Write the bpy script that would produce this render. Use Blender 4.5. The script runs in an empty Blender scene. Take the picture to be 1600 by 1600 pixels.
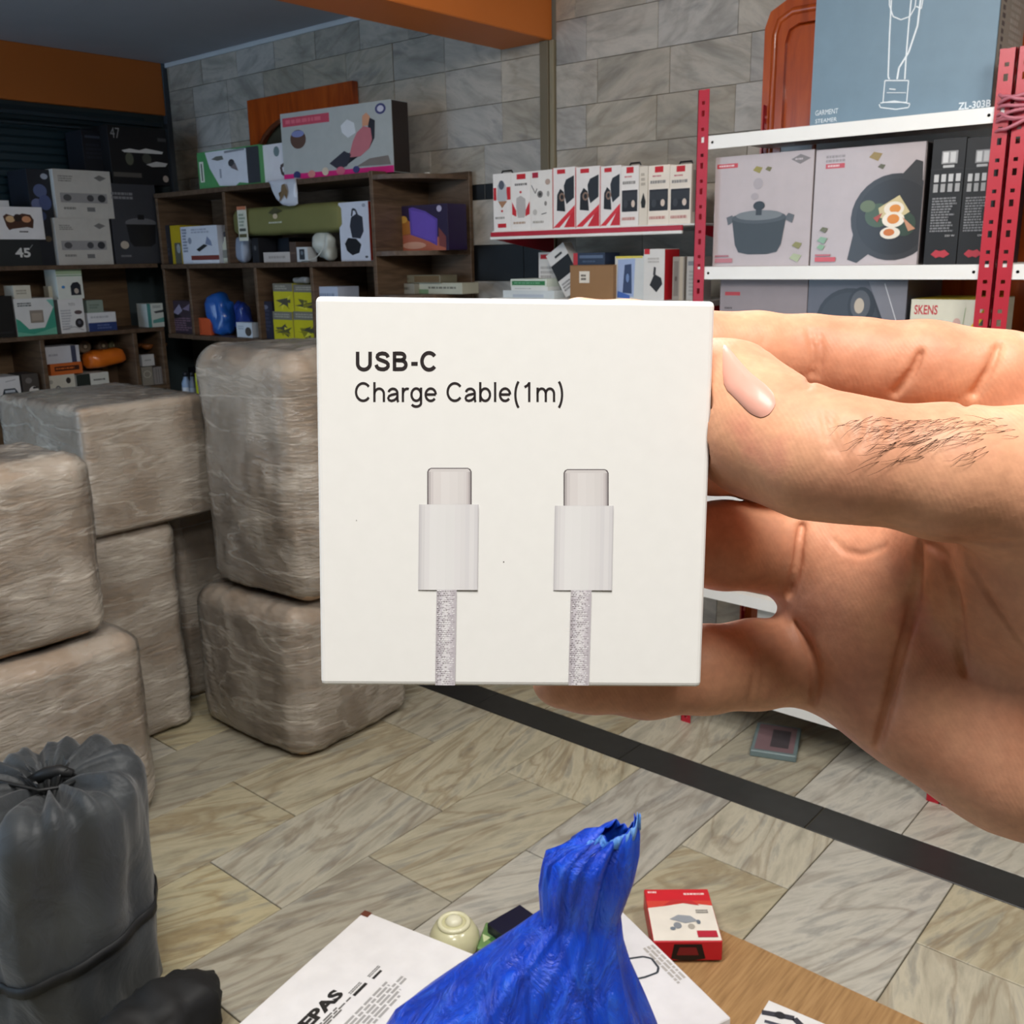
import bpy, bmesh, math, random
import numpy as np
from mathutils import Vector, Matrix, noise
from mathutils.bvhtree import BVHTree

scene = bpy.context.scene
COL = scene.collection
random.seed(7)
# ------------------------------------------------------------------ camera
H = 1.52                                   # eye height of the photographer
FPX, PITCH, ROLL, AZ = 1536.1, 0.25366, -0.01799, 0.70771
_ca, _sa = math.cos(AZ), math.sin(AZ)
FWD = Vector((_ca*math.cos(PITCH), _sa*math.cos(PITCH), -math.sin(PITCH)))
_rt = Vector((_sa, -_ca, 0)); _up = _rt.cross(FWD)
RIGHT = _rt*math.cos(ROLL) + _up*math.sin(ROLL)
UP = -_rt*math.sin(ROLL) + _up*math.cos(ROLL)
EYE = Vector((0, 0, H))
cam_data = bpy.data.cameras.new('camera')
cam_data.sensor_width = 36; cam_data.lens = 36*FPX/1600
cam_data.clip_start = .02; cam_data.clip_end = 60
cam_data.dof.use_dof = True
cam_data.dof.focus_distance = .214; cam_data.dof.aperture_fstop = 110
cam = bpy.data.objects.new('camera', cam_data)
_m = Matrix((RIGHT, UP, -FWD)).transposed().to_4x4(); _m.translation = EYE
cam.matrix_world = _m
COL.objects.link(cam); scene.camera = cam

# ------------------------------------------------------------------ light
vs = scene.view_settings
vs.view_transform = 'Standard'; vs.look = 'None'; vs.gamma = 1; vs.use_curve_mapping = False
vs.exposure = 0.0
world = bpy.data.worlds.new('world'); scene.world = world; world.use_nodes = True
wbg = world.node_tree.nodes['Background']
wbg.inputs[0].default_value = (.55, .76, 1.0, 1); wbg.inputs[1].default_value = 3.6
def area(name, loc, target, sx, sy, power, col):
    l = bpy.data.lights.new(name, 'AREA'); l.shape = 'RECTANGLE'; l.size = sx; l.size_y = sy
    l.energy = power; l.color = col
    o = bpy.data.objects.new(name, l); COL.objects.link(o)
    o.location = loc; o.rotation_euler = (Vector(target)-Vector(loc)).to_track_quat('-Z', 'Y').to_euler()
    return o
# near-bay LED panel over the photographer, then unseen fill lights added further in
area('overhead_light', (-.17, -.14, 2.52), (-.17, -.14, 0), .5, .5, 27, (1, .97, .925))
lb_ = bpy.data.lights.new('point_fill', 'POINT'); lb_.energy = 38; lb_.color = (1, .97, .93); lb_.shadow_soft_size = .12
lo_ = bpy.data.objects.new('point_fill', lb_); COL.objects.link(lo_); lo_.location = (1.2, 1.0, 2.36)  # unseen point light, added to brighten the orange beam, ceiling and wall
area('overhead_light', (.55, 1.3, 2.53), (.9, 1.5, 0), .6, 1.2, 38, (1, .96, .90))  # unseen panel, added for reflections on the wrapped cartons and a brighter floor
area('overhead_light', (1.95, -.15, 2.53), (2.1, .1, 0), .4, 1.2, 42, (1, .95, .88))  # unseen panel, placed to light the racks without reaching the palm

cy_ = scene.cycles
cy_.max_bounces = 5; cy_.diffuse_bounces = 3; cy_.glossy_bounces = 2; cy_.transmission_bounces = 2; cy_.transparent_max_bounces = 5
cy_.caustics_reflective = False; cy_.caustics_refractive = False
cy_.use_adaptive_sampling = True; cy_.adaptive_threshold = .05
# ------------------------------------------------------------------ helpers
def at(x, y, axis, c):
    """the point on the plane axis = c that stands at this place of the photograph (1600 x 1600)"""
    d = ((x-800)*RIGHT + (800-y)*UP)/FPX + FWD
    i = 'XYZ'.index(axis)
    return EYE + d*((c-EYE[i])/d[i])
def lin(c):
    c = c/255
    return c/12.92 if c <= .04045 else ((c+.055)/1.055)**2.4
def rgb(h):
    if isinstance(h, str):
        h = h.lstrip('#'); h = tuple(int(h[i:i+2], 16) for i in (0, 2, 4))
    return tuple(lin(v) for v in h) + (1,)
MATS = {}
def M(col, rough=.55, spec=.4, coat=0, metal=0, sub=0):
    k = (col, rough, spec, coat, metal, sub)
    if k in MATS: return MATS[k]
    m = bpy.data.materials.new('print_' + str(col).lstrip('#')); m.use_nodes = True
    nt = m.node_tree; b = nt.nodes['Principled BSDF']
    b.inputs['Roughness'].default_value = rough; b.inputs['Specular IOR Level'].default_value = spec
    b.inputs['Coat Weight'].default_value = coat; b.inputs['Coat Roughness'].default_value = .12
    b.inputs['Metallic'].default_value = metal
    tc = nt.nodes.new('ShaderNodeTexCoord'); nz = nt.nodes.new('ShaderNodeTexNoise')
    nz.inputs['Scale'].default_value = 22; nz.inputs['Detail'].default_value = 3
    nt.links.new(tc.outputs['Object'], nz.inputs['Vector'])
    hs = nt.nodes.new('ShaderNodeHueSaturation'); hs.inputs['Color'].default_value = rgb(col)
    mr = nt.nodes.new('ShaderNodeMapRange')
    mr.inputs['To Min'].default_value = .9; mr.inputs['To Max'].default_value = 1.08
    nt.links.new(nz.outputs['Fac'], mr.inputs['Value']); nt.links.new(mr.outputs[0], hs.inputs['Value'])
    nt.links.new(hs.outputs[0], b.inputs['Base Color'])
    MATS[k] = m
    return m
def nodemat(name):
    m = bpy.data.materials.new(name); m.use_nodes = True
    nt = m.node_tree
    return m, nt, nt.nodes['Principled BSDF']
def N(nt, typ, **kw):
    n = nt.nodes.new('ShaderNode'+typ)
    for k, v in kw.items():
        if k in n.inputs: n.inputs[k].default_value = v
        else: setattr(n, k, v)
    return n
def ramp(nt, fac, stops):
    r = nt.nodes.new('ShaderNodeValToRGB'); e = r.color_ramp.elements
    while len(e) < len(stops): e.new(.5)
    for i, (p, c) in enumerate(stops): e[i].position = p; e[i].color = rgb(c)
    nt.links.new(fac, r.inputs[0]); return r.outputs[0]
def mixc(nt, fac, a, b, mode='MIX'):
    n = nt.nodes.new('ShaderNodeMix'); n.data_type = 'RGBA'; n.blend_type = mode
    for sock, v in ((n.inputs[0], fac), (n.inputs[6], a), (n.inputs[7], b)):
        if hasattr(v, 'is_linked'): nt.links.new(v, sock)
        else: sock.default_value = v
    return n.outputs[2]
def bump(nt, b, h, strength=.3, dist=.002):
    n = N(nt, 'Bump', Strength=strength, Distance=dist)
    nt.links.new(h, n.inputs['Height']); nt.links.new(n.outputs[0], b.inputs['Normal']); return n

def tag(o, label=None, cat=None, group=None, kind=None):
    if label: o['label'] = label
    if cat: o['category'] = cat
    if group: o['group'] = group
    if kind: o['kind'] = kind
    return o
def mesh(name, verts, faces, mats, parent=None, smooth=False, fmat=None):
    me = bpy.data.meshes.new(name); me.from_pydata([tuple(v) for v in verts], [], [tuple(f) for f in faces])
    for m in (mats if isinstance(mats, (list, tuple)) else [mats]): me.materials.append(m)
    if fmat:
        for p, i in zip(me.polygons, fmat): p.material_index = i
    if smooth:
        for p in me.polygons: p.use_smooth = True
    me.update()
    o = bpy.data.objects.new(name, me); COL.objects.link(o)
    if parent: o.parent = parent
    return o
def empty(name, loc=(0, 0, 0), rz=0):
    o = bpy.data.objects.new(name, None); COL.objects.link(o); o.location = loc; o.rotation_euler[2] = rz
    o.empty_display_size = .05
    return o
def box_geo(x0, x1, y0, y1, z0, z1, b=.0):
    """corner-chamfered box: verts, faces"""
    bm = bmesh.new(); bmesh.ops.create_cube(bm, size=1)
    for v in bm.verts:
        v.co = ((x0+x1)/2+v.co.x*(x1-x0), (y0+y1)/2+v.co.y*(y1-y0), (z0+z1)/2+v.co.z*(z1-z0))
    if b > 0: bmesh.ops.bevel(bm, geom=list(bm.edges), offset=b, segments=1, affect='EDGES', profile=.5)
    bm.verts.index_update()
    r = [v.co.copy() for v in bm.verts], [[v.index for v in f.verts] for f in bm.faces]
    bm.free(); return r
def box(name, x0, x1, y0, y1, z0, z1, mat, parent=None, b=.002):
    v, f = box_geo(x0, x1, y0, y1, z0, z1, b)
    return mesh(name, v, f, mat, parent)
class MB:
    """collects shapes into one mesh"""
    def __init__(s): s.v = []; s.f = []; s.mi = []; s.mats = []
    def add(s, v, f, mat):
        if mat not in s.mats: s.mats.append(mat)
        k = s.mats.index(mat); n = len(s.v)
        s.v += [Vector(q) for q in v]; s.f += [[i+n for i in q] for q in f]; s.mi += [k]*len(f)
    def box(s, x0, x1, y0, y1, z0, z1, mat, b=0): s.add(*box_geo(x0, x1, y0, y1, z0, z1, b), mat)
    def build(s, name, parent=None, smooth=False): return mesh(name, s.v, s.f, s.mats, parent, smooth, s.mi)
def tube(pts, rad, n=8, closed=False):
    """tube along points; rad a number or list"""
    pts = [Vector(p) for p in pts]; m = len(pts)
    rr = rad if isinstance(rad, (list, tuple)) else [rad]*m
    v = []; f = []; ref = None
    for i, p in enumerate(pts):
        a = pts[(i-1) % m] if (closed or i > 0) else p
        c = pts[(i+1) % m] if (closed or i < m-1) else p
        t = (c-a).normalized()
        if ref is None:
            ref = t.orthogonal().normalized()
        ref = (ref - t*ref.dot(t)).normalized(); q = t.cross(ref)
        for k in range(n):
            w = 2*math.pi*k/n; v.append(p + (ref*math.cos(w)+q*math.sin(w))*rr[i])
    for i in range(m if closed else m-1):
        for k in range(n):
            j = (i+1) % m
            f.append((i*n+k, i*n+(k+1) % n, j*n+(k+1) % n, j*n+k))
    if not closed:
        f.append(tuple(range(n))[::-1]); f.append(tuple((m-1)*n+k for k in range(n)))
    return v, f
def lathe(prof, n=24, cx=0, cy=0):
    v = []; f = []
    for r, z in prof:
        for k in range(n):
            w = 2*math.pi*k/n; v.append((cx+r*math.cos(w), cy+r*math.sin(w), z))
    for i in range(len(prof)-1):
        for k in range(n): f.append((i*n+k, i*n+(k+1) % n, (i+1)*n+(k+1) % n, (i+1)*n+k))
    f.append(tuple(range(n))[::-1]); f.append(tuple((len(prof)-1)*n+k for k in range(n)))
    return v, f

# ------------------------------------------------------------------ flat print on packages
def text_geo(s, bold=0):
    c = bpy.data.curves.new('t', 'FONT'); c.body = s; c.resolution_u = 3; c.offset = bold
    o = bpy.data.objects.new('t', c); COL.objects.link(o)
    dg = bpy.context.evaluated_depsgraph_get(); me = o.evaluated_get(dg).to_mesh()
    v = [(p.co.x, p.co.y) for p in me.vertices]; f = [tuple(q.vertices) for q in me.polygons]
    o.evaluated_get(dg).to_mesh_clear(); bpy.data.objects.remove(o); bpy.data.curves.remove(c)
    xs = [p[0] for p in v]; ys = [p[1] for p in v]
    return v, f, (min(xs), min(ys), max(xs), max(ys))
def R(u0, v0, u1, v1, c): return ('P', [(u0, v0), (u1, v0), (u1, v1), (u0, v1)], c)
def P(pts, c): return ('P', pts, c)
def E(u, v, ru, rv, c, n=18):
    return ('P', [(u+ru*math.cos(2*math.pi*k/n), v+rv*math.sin(2*math.pi*k/n)) for k in range(n)], c)
def T(s, u0, v0, u1, v1, c, bold=0): return ('T', s, u0, v0, u1, v1, c, bold)
def L(pts, w, c): return ('L', pts, w, c)
def J(u0, v0, u1, v1, c, rows=4, seed=1): return ('J', u0, v0, u1, v1, c, rows, seed)
def clip01(pts):
    for ax, lim, sg in ((0, 0, 1), (0, 1, -1), (1, 0, 1), (1, 1, -1)):
        out = []
        for i, p in enumerate(pts):
            q = pts[i-1]; ip, iq = (p[ax]-lim)*sg >= 0, (q[ax]-lim)*sg >= 0
            if ip != iq:
                t = (lim-q[ax])/(p[ax]-q[ax]); out.append((q[0]+(p[0]-q[0])*t, q[1]+(p[1]-q[1])*t))
            if ip: out.append(p)
        pts = out
        if len(pts) < 3: return []
    return pts
def printed(parent, art, O, U, V, name='printed_front', gap=.0005, rough=.5, coat=0, step=.00015):
    """flat printing lying on a face: O its lower left corner, U and V its full width and height"""
    O, U, V = Vector(O), Vector(U), Vector(V); Nn = U.cross(V).normalized()
    mb = MB(); lay = 0
    def put(pts, faces, c):
        nonlocal lay
        lay += 1
        mb.add([O+U*a+V*b+Nn*(gap+step*lay) for a, b in pts], faces, c if isinstance(c, bpy.types.Material) else M(c, rough, .4, coat))
    for a in art:
        if a[0] == 'P':
            cp = clip01(a[1])
            if cp: put(cp, [list(range(len(cp)))], a[2])
        elif a[0] == 'T':
            v, f, (x0, y0, x1, y1) = text_geo(a[1], a[7])
            put([(a[2]+(x-x0)/(x1-x0)*(a[4]-a[2]), a[3]+(y-y0)/(y1-y0)*(a[5]-a[3])) for x, y in v], f, a[6])
        elif a[0] == 'L':
            asp = V.length/U.length; w = a[2]/2; pts = a[1]; vv = []; ff = []
            for (x0, y0), (x1, y1) in zip(pts[:-1], pts[1:]):
                dx, dy = x1-x0, (y1-y0)*asp; l = math.hypot(dx, dy) or 1; nx, ny = -dy/l*w, dx/l*w/asp
                n = len(vv); vv += [(x0-nx, y0-ny), (x1-nx, y1-ny), (x1+nx, y1+ny), (x0+nx, y0+ny)]; ff.append([n, n+1, n+2, n+3])
            put(vv, ff, a[3])
        elif a[0] == 'B':
            put(a[1], a[2], a[3])
        elif a[0] == 'J':
            _, u0, v0, u1, v1, c, rows, seed = a; rnd = random.Random(seed); vv = []; ff = []
            for r in range(rows):
                b = v1-(v1-v0)*(r+.15)/rows; t = b-(v1-v0)*.62/rows; u = u0; end = u1-(u1-u0)*rnd.random()*.35
                while u < end:
                    w = (u1-u0)*(.05+.13*rnd.random()); n = len(vv)
                    vv += [(u, t), (min(u+w, end), t), (min(u+w, end), b), (u, b)]; ff.append([n, n+1, n+2, n+3]); u += w+(u1-u0)*.025
            put(vv, ff, c)
    return mb.build(name, parent)
def pack(name, label, cat, plane, c, x0, y0, x1, y1, depth, col, base=None, art=(), yaw=0, group=None, lean=0,
         right=None, left=None, top=None, rough=.55, coat=0, b=.0012, bottom=None):
    """a printed package standing on a shelf: its front lies on plane X or Y = c between two places of the photograph"""
    ym, xm = (y0+y1)/2, (x0+x1)/2
    p0, p1 = at(x0, ym, plane, c), at(x1, ym, plane, c)
    zt, zb = at(xm, y0, plane, c).z, at(xm, y1, plane, c).z
    if base is not None: zb = base
    w = (p0.y-p1.y) if plane == 'X' else (p1.x-p0.x); h = zt-zb
    mid = (p0+p1)/2
    v, f = box_geo(-w/2, w/2, 0, depth, 0, h, b)
    o = mesh(name, v, f, M(col, rough, .4, coat))
    o.location = (mid.x, mid.y, zb); o.rotation_euler = (-lean, 0, (-math.pi/2 if plane == 'X' else 0)+yaw)
    tag(o, label, cat, group)
    if art: printed(o, [R(.002, .002, .998, .998, col)]+list(art), (-w/2, 0, 0), (w, 0, 0), (0, 0, h), coat=coat)
    if right: printed(o, right if isinstance(right, list) else [R(.01, .01, .99, .99, right)], (w/2, 0, 0), (0, depth, 0), (0, 0, h), 'printed_side', coat=coat)
    if left: printed(o, left if isinstance(left, list) else [R(.01, .01, .99, .99, left)], (-w/2, depth, 0), (0, -depth, 0), (0, 0, h), 'printed_side', coat=coat)
    if top: printed(o, top if isinstance(top, list) else [R(.01, .01, .99, .99, top)], (-w/2, 0, h), (w, 0, 0), (0, depth, 0), 'printed_top', coat=coat)
    o['_w'] = w; o['_h'] = h
    return o
def copy_tree(o, parent=None):
    c = o.copy(); COL.objects.link(c)
    if parent: c.parent = parent
    for ch in list(o.children): copy_tree(ch, c)
    return c
# ------------------------------------------------------------------ materials of the room
def stone(name, stops, vein, vein_amt, rough, scale, stretch=(1, 4, 1), bumpd=.0006, sat=1.0):
    m, nt, b = nodemat(name)
    tc = N(nt, 'TexCoord'); oi = N(nt, 'ObjectInfo')
    ang = N(nt, 'Math', operation='MULTIPLY'); nt.links.new(oi.outputs['Random'], ang.inputs[0]); ang.inputs[1].default_value = 40
    comb = N(nt, 'CombineXYZ'); nt.links.new(ang.outputs[0], comb.inputs[0]); nt.links.new(ang.outputs[0], comb.inputs[1])
    rot = N(nt, 'VectorRotate', rotation_type='AXIS_ANGLE')
    a3 = N(nt, 'Math', operation='SINE'); nt.links.new(ang.outputs[0], a3.inputs[0]); a2 = N(nt, 'Math', operation='MULTIPLY'); a2.inputs[1].default_value = .45; nt.links.new(a3.outputs[0], a2.inputs[0])
    nt.links.new(tc.outputs['Object'], rot.inputs['Vector']); nt.links.new(a2.outputs[0], rot.inputs['Angle'])
    if name.startswith('wall'): rot.inputs['Axis'].default_value = (1, 0, 0)
    mp = N(nt, 'Mapping'); nt.links.new(rot.outputs[0], mp.inputs['Vector']); nt.links.new(comb.outputs[0], mp.inputs['Location'])
    mp.inputs['Scale'].default_value = stretch
    n1 = N(nt, 'TexNoise', Scale=scale, Detail=7, Roughness=.62, Distortion=.45); nt.links.new(mp.outputs[0], n1.inputs['Vector'])
    n2 = N(nt, 'TexNoise', Scale=scale*.45, Detail=5, Distortion=.8); nt.links.new(mp.outputs[0], n2.inputs['Vector'])
    c1 = ramp(nt, n1.outputs['Fac'], stops)
    # veins: narrow band of the second noise
    s = N(nt, 'Math', operation='SUBTRACT'); nt.links.new(n2.outputs['Fac'], s.inputs[0]); s.inputs[1].default_value = .5
    ab = N(nt, 'Math', operation='ABSOLUTE'); nt.links.new(s.outputs[0], ab.inputs[0])
    mr = N(nt, 'MapRange'); mr.inputs['From Min'].default_value = 0; mr.inputs['From Max'].default_value = .045
    mr.inputs['To Min'].default_value = vein_amt; mr.inputs['To Max'].default_value = 0
    nt.links.new(ab.outputs[0], mr.inputs['Value'])
    c2 = mixc(nt, mr.outputs[0], c1, rgb(vein))
    # tile to tile difference
    hs = N(nt, 'HueSaturation'); nt.links.new(c2, hs.inputs['Color'])
    v = N(nt, 'MapRange'); v.inputs['To Min'].default_value = .82; v.inputs['To Max'].default_value = 1.10; nt.links.new(oi.outputs['Random'], v.inputs['Value'])
    nt.links.new(v.outputs[0], hs.inputs['Value'])
    sr = N(nt, 'Math', operation='FRACT'); k = N(nt, 'Math', operation='MULTIPLY'); k.inputs[1].default_value = 7.31
    nt.links.new(oi.outputs['Random'], k.inputs[0]); nt.links.new(k.outputs[0], sr.inputs[0])
    v2 = N(nt, 'MapRange'); v2.inputs['To Min'].default_value = .45*sat; v2.inputs['To Max'].default_value = 1.15*sat; nt.links.new(sr.outputs[0], v2.inputs['Value'])
    nt.links.new(v2.outputs[0], hs.inputs['Saturation'])
    nt.links.new(hs.outputs[0], b.inputs['Base Color'])
    b.inputs['Roughness'].default_value = rough
    bump(nt, b, n1.outputs['Fac'], .35, bumpd)
    return m
FLOOR_STONE = stone('floor_marble', [(.20, '#77715f'), (.38, '#a39a80'), (.52, '#bab093'), (.64, '#979281'), (.80, '#bca878')], '#75592f', .45, .36, 2.6, (1.5, 7.5, 1))
WALL_STONE = stone('wall_slate', [(.22, '#857f75'), (.42, '#a8a193'), (.55, '#bdb3a3'), (.68, '#9d978e'), (.84, '#ad9f86')], '#75664e', .28, .62, 2.6, (1, 1.5, 4.5), .0010)
def painted(name, col, rough=.6, var=.12, scale=6, bumpd=.0006):
    m, nt, b = nodemat(name); tc = N(nt, 'TexCoord'); n = N(nt, 'TexNoise', Scale=scale, Detail=5); nt.links.new(tc.outputs['Object'], n.inputs['Vector'])
    hs = N(nt, 'HueSaturation', Color=rgb(col)); mr = N(nt, 'MapRange'); mr.inputs['To Min'].default_value = 1-var; mr.inputs['To Max'].default_value = 1+var
    nt.links.new(n.outputs['Fac'], mr.inputs['Value']); nt.links.new(mr.outputs[0], hs.inputs['Value']); nt.links.new(hs.outputs[0], b.inputs['Base Color'])
    b.inputs['Roughness'].default_value = rough
    n2 = N(nt, 'TexNoise', Scale=scale*30, Detail=2); nt.links.new(tc.outputs['Object'], n2.inputs['Vector']); bump(nt, b, n2.outputs['Fac'], .25, bumpd)
    return m
def woodmat(name, c0, c1, c2, stretch, rough=.5, coat=0):
    m, nt, b = nodemat(name); tc = N(nt, 'TexCoord'); mp = N(nt, 'Mapping'); mp.inputs['Scale'].default_value = stretch
    nt.links.new(tc.outputs['Object'], mp.inputs['Vector'])
    n = N(nt, 'TexNoise', Scale=5, Detail=6, Distortion=.6); nt.links.new(mp.outputs[0], n.inputs['Vector'])
    nt.links.new(ramp(nt, n.outputs['Fac'], [(.3, c0), (.5, c1), (.72, c2)]), b.inputs['Base Color'])
    b.inputs['Roughness'].default_value = rough; b.inputs['Coat Weight'].default_value = coat
    bump(nt, b, n.outputs['Fac'], .15, .0006); return m
GROUT = painted('dark_grout', '#4d4636', .8)
BLACKSTONE = painted('black_granite', '#2b2b2a', .35, .35, 25)
BAND = painted('wall_black_granite', '#17181a', .4, .3, 20)
CEIL = painted('ceiling_paint', '#a9adb6', .8, .06)
ORANGE = painted('orange_paint', '#d2752f', .55, .08, 3)
PLASTER = painted('white_plaster', '#c9ced2', .8)
TEAL = painted('dark_teal_metal', '#16303a', .45, .2, 4)
WALLP = painted('grey_wall_plaster', '#8d887d', .8)
WOOD = woodmat('brown_laminate', '#4a3a2c', '#5d4937', '#6b5644', (1.5, 1.5, 12))
WOODH = woodmat('brown_laminate_board', '#463628', '#574434', '#655140', (8, 8, 8))
ORWOOD = woodmat('orange_varnished_wood', '#9c3f12', '#b44d16', '#c25a1e', (6, 6, 1), .3, .4)
REDP = painted('red_rack_paint', '#b0152a', .38, .12, 9)
WHITEP = painted('white_shelf_paint', '#e9e8e4', .42, .05, 9)
STEELD = M('#3a3a3a', .4, .5, 0, .8)

# ------------------------------------------------------------------ floor
fl = box('floor', -2.2, 3.2, -2.2, 5.2, -.06, -.004, GROUT, b=0); tag(fl, kind='structure')
tile_cache = {}
def tile(name, x0, x1, y0, y1, mat, parent, gap=.0016, axis='Z', z=0, t=.012):
    """one stone tile with eased edges; its mesh is shared between equal sizes"""
    w, d = round(x1-x0-2*gap, 4), round(y1-y0-2*gap, 4); key = (name, w, d, axis)
    if key not in tile_cache:
        e = .0012; v = []; f = [(0, 1, 2, 3)]
        for s, h in ((e, 0), (0, -e), (0, -t)):
            v += [(-w/2+s, -d/2+s, h), (w/2-s, -d/2+s, h), (w/2-s, d/2-s, h), (-w/2+s, d/2-s, h)]
        for r in (0, 4):
            for k in range(4): f.append((r+k, r+4+k, r+4+(k+1) % 4, r+(k+1) % 4))
        if axis == 'X': v = [(-c, a, b) for a, b, c in v]; f = [q[::-1] for q in f]   # faces -X; width runs along Y, height along Z
        o = mesh(name, v, f, mat, parent); tile_cache[key] = o.data
    else:
        o = bpy.data.objects.new(name, tile_cache[key]); COL.objects.link(o); o.parent = parent
    o.location = ((x0+x1)/2, (y0+y1)/2, z) if axis == 'Z' else (z, (x0+x1)/2, (y0+y1)/2)
    return o
PY, PX = .306, .5585
rnd = random.Random(3)
for k in range(-5, 16):
    y0 = .560+PY*k; y1 = y0+PY
    if y0 > 5.05: break
    cut = 2.035 if k % 2 else 1.757
    xs = [2.312]; x = cut
    while x > -.55: xs.append(x); x -= PX
    for a, c in zip(xs[:-1], xs[1:]):
        if (a+c)/2 < .1 and (y0 > 2.4 or y0 < -.4): continue
        tile('floor_tile', c, a, y0, min(y1, 5.08), FLOOR_STONE, fl).location.z = rnd.uniform(-.0006, .0004)
    y0 -= .131                                             # the course beyond the black border starts elsewhere
    tile('floor_tile', 2.447, 2.447+.56, y0, y0+PY, FLOOR_STONE, fl)
# the rest of the floor, out of the picture: same courses, joined
far = MB()
for k in range(-9, 16):
    y0 = .560+PY*k; y1 = min(y0+PY, 5.08); x = 2.035 if k % 2 else 1.757
    if y0 > 5.0: break
    while x > -2.2:
        c, a = x-PX, x
        inn_ = k >= -5 and a > -.55+PX and not ((a+c)/2 < .1 and (y0 > 2.4 or y0 < -.4))
        if not (k >= -5 and x-PX > -.55 and not ((a+c)/2 < .1 and (y0 > 2.4 or y0 < -.4))): far.box(max(c, -2.2)+.0016, a-.0016, max(y0, -2.2)+.0016, y1-.0016, -.012, 0, FLOOR_STONE)
        x -= PX
tag(far.build('tile_field', fl), kind='stuff')
y = -2.1
while y < 5:
    tile('border_tile', 2.312, 2.447, y, y+.61, BLACKSTONE, fl); y += .61

# ------------------------------------------------------------------ walls, ceiling, beams
WX, WY, CZ = 3.15, 5.10, 2.55
wr = box('wall_right', WX+.012, WX+.15, -2.2, WY+.15, -.05, CZ+.15, WALLP, b=0); tag(wr, kind='structure')
for part in ((-.6, 2.44), (2.505, WY)):
    rows = [.1, .4, .7, 1.0, 1.15, 1.30, 1.45, 1.60, 1.755, 1.91, 2.06, 2.21, 2.36, 2.51, CZ] if part[0] < 1 else \
           [.1, .4, .7, 1.0, 1.14, 1.28, 1.425, 1.57, 1.75, 1.81, 1.96, 2.11, 2.26, 2.41, CZ]
    for i, (z0, z1) in enumerate(zip(rows[:-1], rows[1:])):
        dark = part[0] > 1 and (abs(z0-1.425) < .01 or abs(z0-1.75) < .01)
        y = part[0] - rnd.choice((0, .1, .15, .2))
        while y < part[1]-.02:
            a, c = max(y, part[0]), min(y+.305, part[1])
            if c-a > .03 and not (part[0] > 1 and z1 < 1.4 and y > 2.9):
                t_ = tile('wall_band' if dark else 'wall_tile', a, c, z0, z1, BAND if dark else WALL_STONE, wr, gap=.0008, axis='X', z=WX+rnd.uniform(0, .0022))
            y += .305
pil = MB(); pil.box(WX-.012, WX+.012, 2.442, 2.462, .0, 2.30, painted('olive_moulding', '#8a8068', .6), .002)
pil.box(WX-.020, WX+.012, 2.463, 2.503, .0, 2.30, painted('brown_moulding', '#6e6450', .6), .002)
tag(pil.build('trim_1'), kind='structure')
wl = box('wall_left', -2.2, WX+.15, WY, WY+.15, -.05, CZ+.15, painted('wall_left_plaster', '#3d4a4e', .8), b=0); tag(wl, kind='structure')
ce = box('ceiling', -2.2, WX+.15, -2.2, WY+.15, CZ, CZ+.12, CEIL, b=0); tag(ce, kind='structure')
bm_ = box('trim_2', -2.2, WX, 2.455, 2.705, 2.30, CZ, ORANGE, b=.004); tag(bm_, 'orange painted ceiling beam', kind='structure')
bm_ = box('trim_3', -2.2, WX-.03, WY-.03, WY, 2.29, CZ, ORANGE, b=.003); tag(bm_, kind='structure')
bm_ = box('trim_4', WX-.012, WX-.001, 2.71, WY-.03, CZ-.022, CZ, PLASTER, b=.002); tag(bm_, kind='structure')
bm_ = box('trim_5', WX-.03, WX, WY-.035, WY, 1.5, CZ, painted('corner_plaster', '#4c545c', .8), b=.002); tag(bm_, kind='structure')
# the sides of the shop behind the photographer; the back bay opens to daylight on its left
wb_ = box('wall_back', -2.35, WX+.15, -2.35, -2.2, -.05, CZ+.12, WALLP, b=0); tag(wb_, kind='structure')
wf_ = box('wall_front', -2.35, -2.2, -2.2, 2.8, -.05, CZ+.12, WALLP, b=0); tag(wf_, kind='structure')
# dark teal roller shutter on the left wall
sh = MB(); sh.box(1.2, 3.0, WY-.012, WY-.001, 1.5, 2.27, TEAL)
wn = sh.build('window_1'); tag(wn, 'dark teal roller shutter', kind='structure')
v, f = box_geo(1.2, 3.0, WY-.022, WY-.012, 0, .034, .004); slat0 = None
for i in range(19):
    z = 1.52+i*.038
    if slat0 is None: s_ = mesh('slat', v, f, TEAL, wn); slat0 = s_.data
    else: s_ = bpy.data.objects.new('slat', slat0); COL.objects.link(s_); s_.parent = wn
    s_.location.z = z
box('shutter_rail', 1.2, 3.08, WY-.05, WY-.02, 2.225, 2.245, M('#2b3a42', .4), wn)
box('shutter_rail', 1.2, 3.08, WY-.05, WY-.02, 2.18, 2.192, M('#2b3a42', .4), wn)
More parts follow.
